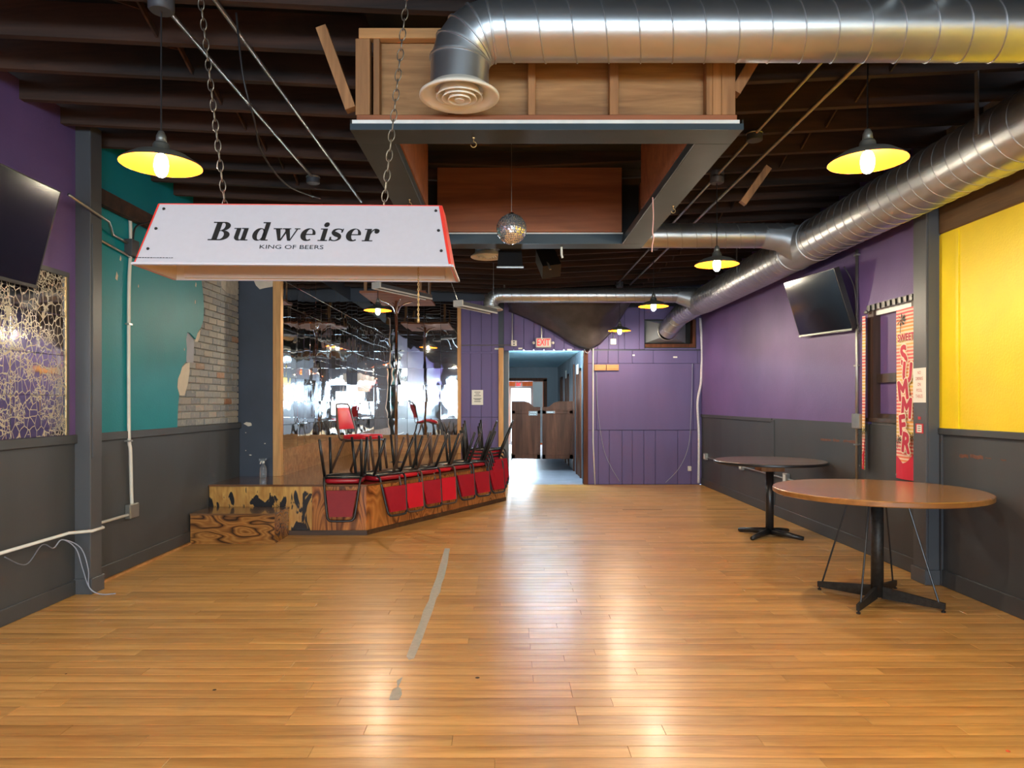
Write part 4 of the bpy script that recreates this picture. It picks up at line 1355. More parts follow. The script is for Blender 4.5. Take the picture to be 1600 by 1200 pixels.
PX = 1.168 / 498 * 1.02      # metres per photo pixel on the panel
BASE_PY = 376.5
for ch, x0 in zip('Budweiser', (327, 362.5, 394, 424, 469, 498, 514, 540, 567)):
    mb = MB()
    for poly in glyph(ch).polys:
        pts = []
        for (x, yv) in poly:
            xx = x + .17 * yv - 2 + x0
            pts.append(fo + ex * ((xx - 462) * PX) + ey * ((yv + 365.5 - BASE_PY) * PX * 1.06) + n_front * .0015)
        mb.add(pts, [tuple(range(len(pts)))])
    mb.build('printed_letter', MT['ink'], sg)


def panel_text(txt, px, py, size, sx=1.0, m='ink'):
    me = text_mesh(txt, size, MT[m], sx)
    M = Matrix((( ex.x, -n_front.x, ey.x, 0), (ex.y, -n_front.y, ey.y, 0), (ex.z, -n_front.z, ey.z, 0), (0, 0, 0, 1)))
    me.transform(M)
    me.transform(Matrix.Translation(fo + ex * ((px - 462) * PX) + ey * ((365.5 - py) * PX * 1.06) + n_front * .0016))
    return put('printed_line', me, sg)


panel_text('KING OF BEERS', 457, 387.5, .0245, 1.42)
mb = MB()
x = 220.0
while x < 277:
    w = random.uniform(1.5, 5)
    a = fo + ex * ((x - 462) * PX) + ey * ((365.5 - 407.5) * PX * 1.06) + n_front * .0016
    b = a + ex * (w * PX)
    mb.add([a, b, b + ey * .0028, a + ey * .0028], [(0, 1, 2, 3)])
    x += w + 1
mb.build('small_print', MT['ink'], sg)


# chains (links joined: one chain)
def chain(name, label, a, b, link=.048, wire=.0024, m='chain', wid=.013):
    a, b = Vector(a), Vector(b)
    d = (b - a).normalized()
    u = d.cross(Vector((0, 1, 0))).normalized()
    w = d.cross(u)
    n = int((b - a).length / (link * .82))
    mb = MB()
    for i in range(n):
        c = a + (b - a) * ((i + .5) / n)
        s = u if i % 2 else w
        s = (s + (w if i % 2 else u) * .25).normalized()
        ps = []
        for k in range(14):
            t = 2 * PI * k / 14
            ps.append(c + d * (link * .5 * math.cos(t)) + s * (wid * math.sin(t)))
        mb.tube(ps, wire, 6, closed=True)
    o = mb.build(name, MT[m], None, 'all')
    return tag(o, label, 'chain')


chain('hanging_chain', 'steel chain holding the white bar lamp beneath the warm pendant', (-1.24, 2.77, zj(1.2) + .05), (-1.10, 2.77, 2.15))
chain('hanging_chain', 'steel chain holding the white bar lamp in front of the timber box', (-.36, 2.77, zj(.4) + .05), (-.485, 2.77, 2.15))
chain('pull_chain', 'brass pull chain dangling below the white bar lamp', (-.352, 2.80, 2.1), (-.352, 2.80, 1.735), .012, .0016, 'brass', .003)
o = MB().lathe([(0, .02), (.004, .018), (.006, 0), (0, -.004)], 10, (-.352, 2.80, 1.72)).build('pull_knob', MT['brass'], bpy.data.objects['pull_chain'], 'all')

# ---- pendant lamps
SHR = .18


def make_pendant():
    t = thing('pendant_lamp', '', 'lamp', (0, 0, 0), 'warm pendant lamps under the joists', local=True)
    prof_o = [(.030, .105), (.036, .095), (.040, .07), (.075, .060), (.12, .045), (SHR - .01, .012), (SHR, 0)]
    prof_i = [(SHR - .002, .0), (SHR - .012, .010), (.12, .041), (.075, .055), (.036, .062), (0, .064)]
    MB().lathe([(0, .107)] + prof_o, 40).build('shade', MT['shade_out'], t, 'all')
    MB().lathe(prof_i, 40).build('shade_lining', MT['shade_in'], t, 'all')
    MB().lathe([(0, .16), (.012, .158), (.022, .135), (.024, .105), (0, .104)], 20).build('socket', MT['shade_out'], t, 'all')
    b = []
    for k in range(13):
        a = PI * k / 12
        rr = .031 * math.sin(a) ** .8 if 0 < k < 12 else 0
        b.append((rr, .055 - .055 * (1 - math.cos(a))))
    MB().lathe(b, 16).build('bulb', MT['bulb'], t, 'all')
    return t


pend0 = make_pendant()
first = [True]


def pendant(x, y, z, label, ztop=None):
    global pend0
    t = pend0 if first[0] else dup(pend0)
    first[0] = False
    t['label'] = label
    t.location = (x, y, z)
    ztop = (ztop or zj(x) - .05)
    o = MB().tube([(0, 0, .15), (0, 0, ztop - z)], .004, 6).build('cord', MT['dark_cable'], t)
    MB().lathe([(0, -.03), (.05, -.03), (.058, -.02), (.058, .03), (0, .03)], 20, (0, 0, ztop - z)).build('canopy', MT['shop_dark'], t, 40)
    return t


XLR, XRR = 1.74, -1.61
pendant(-1.61, 3.30, 2.505, 'warm pendant lamp with grey shade over the white bar lamp')
pendant(XLR, 3.43, 2.565, 'warm pendant lamp hanging beside the trunk duct near the wide cross duct')
pendant(XLR, 5.90, 2.550, 'warm pendant lamp hanging by the duct tee at the wall screen')
pendant(XLR, 8.46, 2.552, 'warm pendant lamp hanging before the thin cross duct')
pendant(XLR + .035, 11.24, 2.545, 'warm pendant lamp hanging by the wall duct opening at the dark tarp')
pendant(-1.68, 9.2, 2.60, 'warm pendant lamp hanging over the stage by the chrome pole')
for (x, yy) in ((XLR, .9), (XLR, -1.8), (-1.61, .4), (-1.61, -2.4), (0.2, -5.0)):
    pendant(x, yy, 2.55, 'warm pendant lamp in the front part of the room, seen only in mirrors')

# ---- conduits under the joists
def run(name, label, pts, r=.011, m='steel', cat='conduit', n=8):
    o = MB().tube(pts, r, n).build(name, MT[m], None, 'all')
    return tag(o, label, cat)


zc = lambda x: zj(x) - .014
c1 = run('ceiling_conduit', 'steel conduit under the joists carrying the pendant over the bar lamp', [(-1.63, -1, zc(1.63)), (-1.63, 5.9, zc(1.63)), ], .011)
run('ceiling_conduit', 'steel conduit under the joists running closest to the timber box', [(-1.36, -1, zc(1.36)), (-1.36, 6.6, zc(1.36))], .011)
run('ceiling_conduit', 'steel conduit above the row of pendants by the trunk duct', [(1.74, 2.2, zc(1.74)), (1.74, 11.4, zc(1.74))], .011)
run('ceiling_conduit', 'steel conduit between the trunk duct and the pendant row', [(1.97, 2.2, zc(1.97)), (1.97, 11.4, zc(1.97))], .013)
for k, (x, yy, lb) in enumerate(((-1.63, 5.95, 'round steel junction box at the end of the conduit above the bar lamp'), (1.74, 5.0, 'round steel junction box on the conduit beside the timber box'))):
    t = thing('junction_box', lb, 'electrical box', (x, yy, zj(x) - .05))
    MB().lathe([(0, -.03), (.05, -.03), (.055, -.025), (.055, .03), (0, .03)], 20, (x, yy, zj(x) - .03)).build('box_body', MT['shop_dark'], t, 40)
    MB().lathe([(.056, -.004), (.059, 0), (.056, .006)], 20, (x, yy, zj(x) - .01)).build('box_rim', MT['steel'], t)
run('hanging_cable', 'loose black cable looping below the joists above the bar lamp', catmull([P(369, 20, 3.4), P(380, 120, 3.4), P(398, 190, 3.5), P(410, 240, 3.7), P(450, 290, 4.2), P(500, 310, 4.8)]), .005, 'dark_cable', 'cable')

# ---- mirror ball
mbk = thing('mirror_ball', 'round mirror ball hanging inside the timber ceiling box', 'mirror ball', (.027, 4.75, 2.45))
bc, br_ = Vector((.027, 4.75, 2.565)), .101
mb = MB()
NR = 22
for i in range(NR):
    t0, t1 = PI * (i + .06) / NR, PI * (i + .94) / NR
    n = max(4, int(2 * NR * math.sin((t0 + t1) / 2)))
    for k in range(n):
        p0, p1 = 2 * PI * (k + .06) / n, 2 * PI * (k + .94) / n
        vs = [bc + Vector((math.sin(t) * math.cos(p), math.sin(t) * math.sin(p), math.cos(t))) * br_ for (t, p) in ((t0, p0), (t1, p0), (t1, p1), (t0, p1))]
        jit = Vector((random.uniform(-1, 1), random.uniform(-1, 1), random.uniform(-1, 1))) * .003
        vs[0] = vs[0] + jit
        mb.add(vs, [(0, 1, 2, 3)])
fo_ = mb.build('mirror_facets', MT['mirror_flat'], mbk)
fo_['kind'] = 'stuff'
MB().lathe([(math.sin(PI * k / 16) * br_ * .985, math.cos(PI * k / 16) * br_ * .985) for k in range(17)], 32, bc).build('ball_core', MT['shop_dark'], mbk, 'all')
MB().lathe([(0, .01), (.016, .008), (.018, -.004)], 14, bc + Vector((0, 0, br_))).build('ball_cap', MT['chrome'], mbk)
MB().tube([bc + Vector((0, 0, br_)), bc + Vector((0, 0, .75))], .002, 6).build('ball_wire', MT['chain'], mbk)

# ---- stage spotlight behind the ball, second spot
sp = thing('flood_light', 'black square flood light hanging behind the mirror ball', 'light fixture', P(797, 404, 6.3))
a, b = P(779, 391, 6.3), P(815, 391, 6.3)
c, d = P(777, 417, 6.25), P(817, 417, 6.25)
MB().add([a, b, d, c, a + Vector((0, .12, .02)), b + Vector((0, .12, .02)), d + Vector((0, .13, .02)), c + Vector((0, .13, .02))],
         [(3, 2, 1, 0), (4, 5, 6, 7), (0, 1, 5, 4), (2, 3, 7, 6), (1, 2, 6, 5), (3, 0, 4, 7)]).build('housing', MT['black'], sp)
MB().bar(P(776, 417.5, 6.24), P(818, 417.5, 6.24), .012, .012).build('front_rim', MT['steel'], sp)
MB().bar(P(780, 388, 6.3), P(814, 388, 6.3), .02, .02).build('yoke', MT['black_metal'], sp)
MB().tube([P(797, 388, 6.36), P(797, 388, 6.36) + Vector((0, 0, .5))], .01, 8).build('hanger', MT['black_metal'], sp)
sp2 = thing('stage_spot', 'black stage spotlight tilted under the joists behind the timber box', 'light fixture', P(857, 408, 7.6))
MB().bar(P(851, 398, 7.7), P(862, 424, 7.5), .16, .2, (1, 0, 0)).build('housing', MT['black'], sp2)
MB().bar(P(852, 402, 7.56), P(860, 421, 7.38), .02, .01).build('lens_rim', MT['steel'], sp2)
MB().tube([P(856, 404, 7.7), P(856, 404, 7.7) + Vector((0, 0, .45))], .012, 8).build('hanger', MT['black_metal'], sp2)

# ---- two shop-light fixtures over the stage
for (a, b, lb) in ((P(588, 446, 8.5), P(670, 464, 9.42), 'tilted strip light hanging over the stage in front of the ceiling board'), (P(716, 474, 8.5), P(771, 486, 9.3), 'tilted strip light hanging between the stage and the purple wall')):
    t = thing('strip_light', lb, 'light fixture', (a + b) / 2)
    MB().bar(a, b, .11, .05).build('fixture_body', MT['shop_dark'], t)
    d = (b - a).normalized()
    MB().bar(a - d * .012, a + d * .012, .125, .075).build('end_cap', MT['shop_white'], t)
    s = d.cross(Vector((0, 0, 1))).normalized()
    for q in (-1, 1):
        MB().bar(a + s * .055 * q - Vector((0, 0, .03)), b + s * .055 * q - Vector((0, 0, .03)), .012, .018).build('side_flange', MT['shop_white'], t)
    MB().tube([a + Vector((0, 0, .02)), a + Vector((-.25, .1, zj(a.x) - a.z + .05))], .003, 6).build('hanger_wire', MT['steel'], t)
    MB().tube([b + Vector((0, 0, .02)), b + Vector((.0, .0, zj(b.x) - b.z + .05))], .003, 6).build('hanger_wire', MT['steel'], t)

# ---- dark tarp slung under the ceiling at the doorway
tx = [.02, .34, .62, .85, 1.06, 1.22, 1.39, 1.58, 1.77, 1.95, 2.12]
tz = [2.97, 2.84, 2.70, 2.57, 2.43, 2.35, 2.30, 2.40, 2.60, 2.86, 3.14]
mb = MB()
NU, NV = 40, 14
for i in range(NU + 1):
    u = i / NU * (len(tx) - 1)
    k = min(int(u), len(tx) - 2)
    x = tx[k] + (tx[k + 1] - tx[k]) * (u - k)
    z = tz[k] + (tz[k + 1] - tz[k]) * (u - k)
    for j in range(NV + 1):
        v = j / NV
        zz = 3.26 + (z - 3.26) * (v ** .75) + .022 * math.sin(x * 9 + v * 7) * v * (1 - v) * 2
        mb.v.append((x + .05 * (1 - v) * math.sin(v * 9), 11.45 + .70 * v, zz))
for i in range(NU):
    for j in range(NV):
        q = i * (NV + 1) + j
        mb.f.append((q, q + 1, q + NV + 2, q + NV + 1))
tp = mb.build('tarp', MT['tarp'], None, 'all')
tp.modifiers.new('thickness', 'SOLIDIFY').thickness = .004
tag(tp, 'dark plastic tarp sagging from the ceiling beside the exit sign', 'tarp')

# ================================================================ stage and furniture
SZ = .537
A_, B_ = Vector((-1.50, 7.54, 0)), Vector((-.03, 10.2, 0))
C_ = Vector((-.06, YB - .03, 0))
stg = thing('stage', 'low corner stage with varnished top and torched plywood front', 'stage', (-2, 9.5, 0))
top = [(XL + .001, 7.52), (-1.495, 7.52), (-.01, 10.2), (-.04, YB - .014), (SXL + .013, YB - .014), (SXL + .013, SY + .0), (XL + .001, SY + .0)]
MB().prism(list(reversed(top)), SZ - .02, SZ, 'z').build('stage_top', MT['stage_top'], stg)


def face_panel(a, b, t0, t1, m, nm='front_panel', z0=.05, z1=SZ - .02, th=.016):
    p, q = a + (b - a) * t0, a + (b - a) * t1
    d = (q - p).normalized()
    n = Vector((-d.y, d.x, 0))
    p, q = p + d * .001, q - d * .001
    vs = [p, q, q + n * th, p + n * th]
    MB().add([(v.x, v.y, z0) for v in vs] + [(v.x, v.y, z1) for v in vs],
             [(3, 2, 1, 0), (4, 5, 6, 7), (0, 1, 5, 4), (1, 2, 6, 5), (2, 3, 7, 6), (3, 0, 4, 7)]).build(nm, MT[m], stg)


L0 = Vector((XL + .001, 7.54, 0))
face_panel(L0, A_, 0, .655, 'torch')
face_panel(L0, A_, .655, 1, 'figure')
for t0, t1 in ((0, .14), (.14, .41), (.41, .62), (.62, .82), (.82, 1)):
    face_panel(A_, B_, t0, t1, 'figure')
face_panel(B_, C_, 0, 1, 'figure')
face_panel(L0 + Vector((0, -.012, 0)), A_ + Vector((.01, -.012, 0)), 0, 1, 'dark_trim', 'base_trim', 0, .05, .02)
nrm = Vector((.875, -.484, 0))
face_panel(A_ + nrm * .012, B_ + nrm * .012, 0, 1, 'dark_trim', 'base_trim', 0, .05, .02)
MB().tube([(-2.4, 9.9, SZ + .001)], .01) if False else None

st = thing('stage_step', 'torched wooden step box in front of the stage by the grey wall', 'step', (-2.75, 7.3, 0))
mbox(XL + .014, 7.062, 0, -2.335, 7.08, .285).build('riser', MT['step'], st)
mbox(-2.335, 7.062, 0, -2.318, 7.525, .285).build('side', MT['step'], st)
mbox(XL + .014, 7.05, .285, -2.31, 7.525, .303).build('tread', MT['step_top'], st)
mbox(XL + .014, 7.5, 0, -2.335, 7.525, .285).build('back', MT['step'], st)

# chrome pole with flared head, ceiling board
pl = thing('stage_pole', 'chrome pole standing on the stage with flared head', 'pole', (-1.63, 10.4, SZ))
MB().tube([(-1.63, 10.4, SZ), (-1.63, 10.4, 2.9)], .023, 20).build('shaft', MT['chrome'], pl, 'all')
MB().lathe([(.1, 0), (.1, .006), (.03, .012), (.026, .03)], 28, (-1.63, 10.4, SZ)).build('base_flange', MT['chrome'], pl, 'all')
for k in range(4):
    a = k * PI / 2 + .4
    pts = [(-1.63 + math.cos(a) * r_, 10.4 + math.sin(a) * r_, z_) for (r_, z_) in ((.02, 2.72), (.05, 2.80), (.12, 2.86), (.24, 2.90))]
    MB().tube(catmull(pts, 4), .012, 8).build('head_arm', MT['chrome'], pl, 'all')
cb = mbox(-2.02, 9.68, 2.905, -1.12, 11.0, 2.935).build('ceiling_board', MT['ply_red'])
tag(cb, 'plywood board fixed under the joists above the chrome pole', 'board')
for q in ((-1.95, 9.75), (-1.2, 9.75), (-1.95, 10.9), (-1.2, 10.9)):
    mbox(q[0] - .02, q[1] - .02, 2.935, q[0] + .02, q[1] + .02, 3.33).build('hanger_block', MT['stud'], cb)

# spray bottle on the stage
sb = thing('spray_bottle', 'clear plastic spray bottle standing on the stage beside navy wall', 'bottle', (-2.83, 8.22, SZ))
c = (-2.83, 8.22, SZ)
MB().lathe([(0, .002), (.036, .002), (.038, .01), (.038, .10), (.030, .135), (.015, .155), (.013, .17), (0, .171)], 24, c).build('bottle_body', MT['plastic_clear'], sb, 'all')
MB().lathe([(.015, .168), (.016, .19), (.012, .195), (0, .195)], 16, c).build('collar', MT['shop_white'], sb)
MB().box(c[0] - .045, c[1] - .012, SZ + .195, c[0] + .03, c[1] + .012, SZ + .222).build('nozzle', MT['plastic_clear'], sb)
MB().bar((c[0] - .02, c[1], SZ + .196), (c[0] - .035, c[1], SZ + .16), .008, .01).build('trigger', MT['shop_white'], sb)
rg_ = MB().lathe([(.0, .0), (.035, .004), (.04, .02), (.025, .03), (0, .034)], 10, P(704, 709, 11.9) - Vector((0, 0, .0))).build('crumpled_cloth', MT['paper'], None)
rg_.location.z = SZ - P(704, 709, 11.9).z + .0
tag(rg_, 'small crumpled white cloth on the stage near the plywood base', 'cloth')


# ---- stacking chairs
def make_chair(name, label, frame, vinyl, backv):
    t = thing(name, label, 'chair', (0, 0, 0), local=True)
    # seat cushion: rounded front, domed top (front = -y)
    outl = []
    for k in range(28):
        a = 2 * PI * k / 28
        cx_, sy_ = math.cos(a), math.sin(a)
        e = .62 if sy_ < 0 else .38
        outl.append((.205 * math.copysign(abs(cx_) ** e, cx_), .205 * math.copysign(abs(sy_) ** e, sy_)))
    mb = MB()
    lv = ((.95, .425), (1.0, .435), (1.0, .462), (.93, .475), (.6, .480))
    for (k_, z_) in lv:
        mb.v += [(x * k_, yv * k_, z_) for (x, yv) in outl]
    n = len(outl)
    for i in range(len(lv) - 1):
        for k in range(n):
            mb.f.append((i * n + k, i * n + (k + 1) % n, (i + 1) * n + (k + 1) % n, (i + 1) * n + k))
    mb.f.append(tuple(range((len(lv) - 1) * n, len(lv) * n)))
    mb.build('seat', MT[vinyl], t, 'all')
    mb = MB()
    mb.v = [(x * .94, yv * .94, .419) for (x, yv) in outl] + [(x * .94, yv * .94, .426) for (x, yv) in outl]
    mb.f = [tuple(reversed(range(n))), tuple(range(n, 2 * n))] + [(k, (k + 1) % n, n + (k + 1) % n, n + k) for k in range(n)]
    mb.build('seat_board', MT['seat_under'], t)
    # back pad
    def bk(u, v):       # u across -1..1, v 0 (low) .. 1 (top)
        w = .160 - .042 * v
        return Vector((u * w, .262 + .055 * v, .54 + .27 * v))
    mb = MB()
    NU_, NV_ = 6, 5
    for side in (0, 1):
        for i in range(NU_ + 1):
            for j in range(NV_ + 1):
                u, v = -1 + 2 * i / NU_, j / NV_
                p = bk(u, v)
                bul = .008 * (1 - u ** 4) * (1 - (2 * v - 1) ** 4)
                p.y += (.012 if side else -.012 - bul)
                mb.v.append(tuple(p))
    m_ = (NU_ + 1) * (NV_ + 1)
    for side in (0, 1):
        for i in range(NU_):
            for j in range(NV_):
                q = side * m_ + i * (NV_ + 1) + j
                f = (q, q + NV_ + 1, q + NV_ + 2, q + 1)
                mb.f.append(f if side == 0 else tuple(reversed(f)))
    per = [i * (NV_ + 1) for i in range(NU_ + 1)] + [NU_ * (NV_ + 1) + j for j in range(1, NV_ + 1)] + [i * (NV_ + 1) + NV_ for i in range(NU_ - 1, -1, -1)] + [j for j in range(NV_ - 1, 0, -1)]
    for k in range(len(per)):
        a, b = per[k], per[(k + 1) % len(per)]
        mb.f.append((b, a, a + m_, b + m_))
    mb.build('backrest', MT[backv], t, 30)
    # back hoop
    pts = [(-.195, .20, .415), (-.188, .235, .45), (-.178, .255, .54), (-.145, .305, .79), (-.128, .317, .835), (-.09, .322, .853), (.09, .322, .853), (.128, .317, .835), (.145, .305, .79), (.178, .255, .54), (.188, .235, .45), (.195, .20, .415)]
    MB().tube(catmull(pts, 4), .0125, 8).build('back_frame', MT[frame], t, 'all')
    # seat ring under the board
    MB().tube([(-.195, .20, .412), (-.20, -.10, .412), (-.15, -.19, .412), (.15, -.19, .412), (.20, -.10, .412), (.195, .20, .412)], .012, 8, closed=True).build('seat_frame', MT[frame], t, 'all')
    for s in (-1, 1):
        MB().tube([(s * .185, -.165, .412), (s * .205, -.21, 0)], [.0175, .015], 8).build('leg', MT[frame], t, 'all')
        MB().tube([(s * .195, .15, .412), (s * .215, .345, 0)], [.0175, .015], 8).build('leg', MT[frame], t, 'all')
    MB().tube([(-.2, .14, .395), (.2, .14, .395)], .009, 8).build('cross_bar', MT[frame], t, 'all')
    return t


protos = {}
kinds = {'black': ('frame_black', 'red_vinyl', 'red_vinyl'), 'brown': ('frame_brown', 'bright_red', 'bright_red'), 'dull': ('frame_black', 'red_vinyl', 'dull_red'), 'up': ('frame_brown', 'bright_red', 'bright_red')}


def chair(kind, label, loc, rot, group=None):
    key = kind
    if key not in protos:
        t = make_chair('stacking_chair', label, *kinds[kind])
        protos[key] = t
    else:
        t = dup(protos[key], label)
    t.location = loc
    t.rotation_euler = rot
    if group:
        t['group'] = group
    return t


GR = 'upturned red chairs over the stage edge'
chair('dull', 'upturned black-framed chair with faded red back, hung over the front stage edge', (-1.77, 7.54 + .215, SZ + .482), (PI, 0, R(4)), GR)
nv = Vector((.875, -.484, 0))
dv = (B_ - A_).normalized()
ords = ['first', 'second', 'third', 'fourth', 'fifth', 'sixth', 'seventh']
for k, (s, kd) in enumerate(((.46, 'black'), (.78, 'brown'), (1.16, 'black'), (1.49, 'brown'), (1.93, 'black'), (2.32, 'black'), (2.72, 'black'))):
    pnt = A_ + dv * s - nv * .215
    fr = 'black-framed dark red' if kd == 'black' else 'brown-framed bright red'
    chair(kd, 'upturned %s chair, %s along the angled stage edge from the stage corner' % (fr, ords[k]), (pnt.x, pnt.y, SZ + .482), (PI, 0, R(54 + random.uniform(-3, 3))), GR)
pnt = A_ + dv * 2.72 - nv * .215
for k in range(1, 4):
    chair('black', 'upturned black-framed chair, %s from the bottom in the nested stack at the doorway end' % ('second', 'third', 'topmost')[k - 1],
          (pnt.x + .016 * k, pnt.y + .05 * k, SZ + .482 + .045 * k), (PI, 0, R(58)), GR)
chair('up', 'upright red chair standing on the stage by the mirrors', (-1.78, 8.80, SZ), (0, 0, R(68)))

# ---- tables
def table_top(t, cx, cy, z, r, th, m, me_):
    MB().lathe([(0, 0), (r - .006, 0), (r, -.005), (r, -th + .005), (r - .006, -th), (0, -th)], 72, (cx, cy, z)).build('table_top', MT[m], t, 30)
    if me_:
        MB().lathe([(r + .0005, -.004), (r + .002, -.006), (r + .002, -th + .006), (r + .0005, -th + .004)], 72, (cx, cy, z)).build('edge_band', MT[me_], t, 30)


cx, cy = 2.625, 5.04
t1 = thing('round_table', 'round oak-topped table on black iron pedestal in front of yellow wall', 'table', (cx, cy, 0))
table_top(t1, cx, cy, .79, .695, .038, 'table_wood', 'table_edge')
MB().lathe([(0, .752), (.2, .752), (.205, .742), (.19, .735), (0, .735)], 32, (cx, cy, 0)).build('top_plate', MT['black_metal'], t1)
MB().tube([(cx, cy, .03), (cx, cy, .745)], .042, 20).build('column', MT['rough_iron'], t1, 'all')
for (dx, dy) in ((-.29, .30), (.30, -.30), (-.30, -.33), (.31, .33)):
    e = Vector((cx + dx, cy + dy, 0))
    d = Vector((dx, dy, 0)).normalized()
    s = Vector((-d.y, d.x, 0)) * .011
    c0 = Vector((cx, cy, 0)) + d * .03
    vs = [(c0 - s).to_tuple()[:2] + (.02,), (c0 + s).to_tuple()[:2] + (.02,), (e + s).to_tuple()[:2] + (.022,), (e - s).to_tuple()[:2] + (.022,),
          (c0 - s).to_tuple()[:2] + (.105,), (c0 + s).to_tuple()[:2] + (.105,), (e + s).to_tuple()[:2] + (.062,), (e - s).to_tuple()[:2] + (.062,)]
    lg = MB().add(vs, [(3, 2, 1, 0), (4, 5, 6, 7), (0, 1, 5, 4), (1, 2, 6, 5), (2, 3, 7, 6), (3, 0, 4, 7)]).build('leg', MT['rough_iron'], t1)
    MB().lathe([(0, 0), (.014, 0), (.014, .01), (.006, .012), (.006, .025), (0, .025)], 10, (e.x - d.x * .012, e.y - d.y * .012, 0)).build('glide', MT['black_metal'], lg)
    f = Vector((cx, cy, 0)) + d * (.385)
    MB().tube([(cx + d.x * .185, cy + d.y * .185, .738), (f.x, f.y, .06)], .0065, 8).build('brace_rod', MT['black_metal'], t1)

cx, cy = 2.755, 7.46
t2 = thing('round_table', 'smaller round dark-topped table on black cross base beside wainscot', 'table', (cx, cy, 0))
table_top(t2, cx, cy, .80, .565, .032, 'table_dark', None)
MB().lathe([(.5655, -.003), (.569, -.008), (.569, -.024), (.5655, -.029)], 72, (cx, cy, .80)).build('edge_band', MT['black'], t2, 30)
MB().box(cx - .12, cy - .1, .69, cx + .12, cy + .1, .768).build('mount_block', MT['stud'], t2)
MB().tube([(cx, cy, .04), (cx, cy, .70)], .041, 24).build('column', MT['black_metal'], t2, 'all')
for (dx, dy) in ((-.24, .30), (.27, -.25), (-.28, -.24), (.30, .26)):
    e = Vector((cx + dx * .95, cy + dy * .95, .022))
    MB().tube([(cx, cy, .055), (cx + dx * .5, cy + dy * .5, .042), tuple(e)], [.036, .03, .021], 10).build('leg', MT['black_metal'], t2, 'all')

# ---- wall screens
def tv(label, c_bl, c_br, c_tr, c_tl, glow=None):
    c_bl, c_br, c_tr, c_tl = [Vector(p) for p in (c_bl, c_br, c_tr, c_tl)]
    t = thing('television', label, 'television', (c_bl + c_br) / 2)
    n = (c_br - c_bl).cross(c_tl - c_bl).normalized()
    cen = (c_bl + c_br + c_tr + c_tl) / 4
    vs = [c_bl, c_br, c_tr, c_tl]
    back = [v - n * .05 for v in vs]
    MB().add(vs + back, [(0, 1, 2, 3), (7, 6, 5, 4), (1, 0, 4, 5), (2, 1, 5, 6), (3, 2, 6, 7), (0, 3, 7, 4)]).build('casing', MT['black'], t)
    sc = [cen + (v - cen) * .975 + n * .002 for v in vs]
    MB().add(sc, [(0, 1, 2, 3)]).build('screen', MT['screen'], t)
    MB().bar(c_bl + n * .003, c_br + n * .003, .016, .02).build('bottom_bezel', MT['black_metal'], t)
    w = Vector((math.copysign(1, cen.x) * (3.164 if cen.x < 0 else 3.334), cen.y, cen.z))
    MB().bar(cen - n * .05, w, .12, .2).build('wall_bracket', MT['black_metal'], t)
    return t


tv('large black television tilted down above the veined mirror tiles', (-3.12, 3.55, 2.17), (-3.12, 4.70, 2.17), (-2.955, 4.70, 2.80), (-2.955, 3.55, 2.80))
tv('black television tilted down on the purple wall below the trunk duct', (3.27, 7.95, 2.15), (3.27, 6.72, 2.10), (3.09, 6.72, 2.68), (3.09, 7.95, 2.75))
o = MB().tube(catmull([(3.2, 6.75, 2.70), (3.28, 6.72, 2.5), (3.30, 6.70, 2.2), (3.31, 6.69, 2.05)]), .006, 6).build('tv_cable', MT['dark_cable'], None, 'all')
tag(o, 'black cable hanging beside the television on the purple wall', 'cable')

# ================================================================ wall fittings
# left wall conduit
cy = 5.90
lc = thing('drop_conduit', 'white painted conduit dropping down the teal wall to a steel box', 'conduit', (XL, cy, .5))
MB().tube(catmull([(XL + .02, cy + .02, 3.0), (XL + .022, cy + .03, 2.7), (XL + .022, cy, 2.3), (XL + .022, cy, 1.2), (XL + .03, cy + .01, 1.0), (XL + .022, cy + .04, .66), (XL + .022, cy + .05, .54)], 6), .014, 10).build('vertical_pipe', MT['white_paint_pipe'], lc, 'all')
bx = MB().cbox(XL, cy - .02, .44, XL + .045, cy + .12, .56, .004).build('junction_box', MT['steel'], lc)
MB().cbox(XL + .045, cy - .015, .445, XL + .049, cy + .115, .555, .002).build('box_cover', MT['steel'], bx)
for z in (2.05, 1.08):
    MB().box(XL + .0, cy - .03, z, XL + .04, cy + .03, z + .014).build('pipe_clip', MT['steel'], lc)
MB().tube([(XL + .024, cy, .475), (XL + .024, PY1 + .08, .475), (XL + .055, PY1 + .05, .470), (XL + .13, PY1 - .01, .465), (XL + .13, PY0 - .01, .465), (XL + .03, PY0 - .12, .47), (XL + .024, 3.2, .47)], .012, 8).build('horizontal_pipe', MT['white_paint_pipe'], lc, 'all')
up = thing('upper_conduit', 'grey conduits and square box high on the teal wall beside the grey post', 'conduit', (XL, 5.6, 2.75))
MB().cbox(XL, 5.86, 2.62, XL + .07, 5.98, 2.76, .004).build('square_box', MT['shop_dark'], up)
MB().tube([(XL + .14, 4.9, 2.84), (XL + .14, PY1 + .05, 2.78), (XL + .03, PY1 + .3, 2.74), (XL + .03, 5.9, 2.72)], .011, 8).build('pipe', MT['steel'], up, 'all')
MB().tube([(XL + .03, PY1 + .1, 2.66), (XL + .03, 5.9, 2.62)], .011, 8).build('pipe', MT['steel'], up, 'all')
MB().tube(catmull([(XL + .04, 5.93, 2.76), (XL + .05, 5.96, 2.88), (XL + .12, 6.05, 2.94), (XL + .25, 6.1, 2.95)]), .008, 8).build('flex_pipe', MT['dark_cable'], up, 'all')
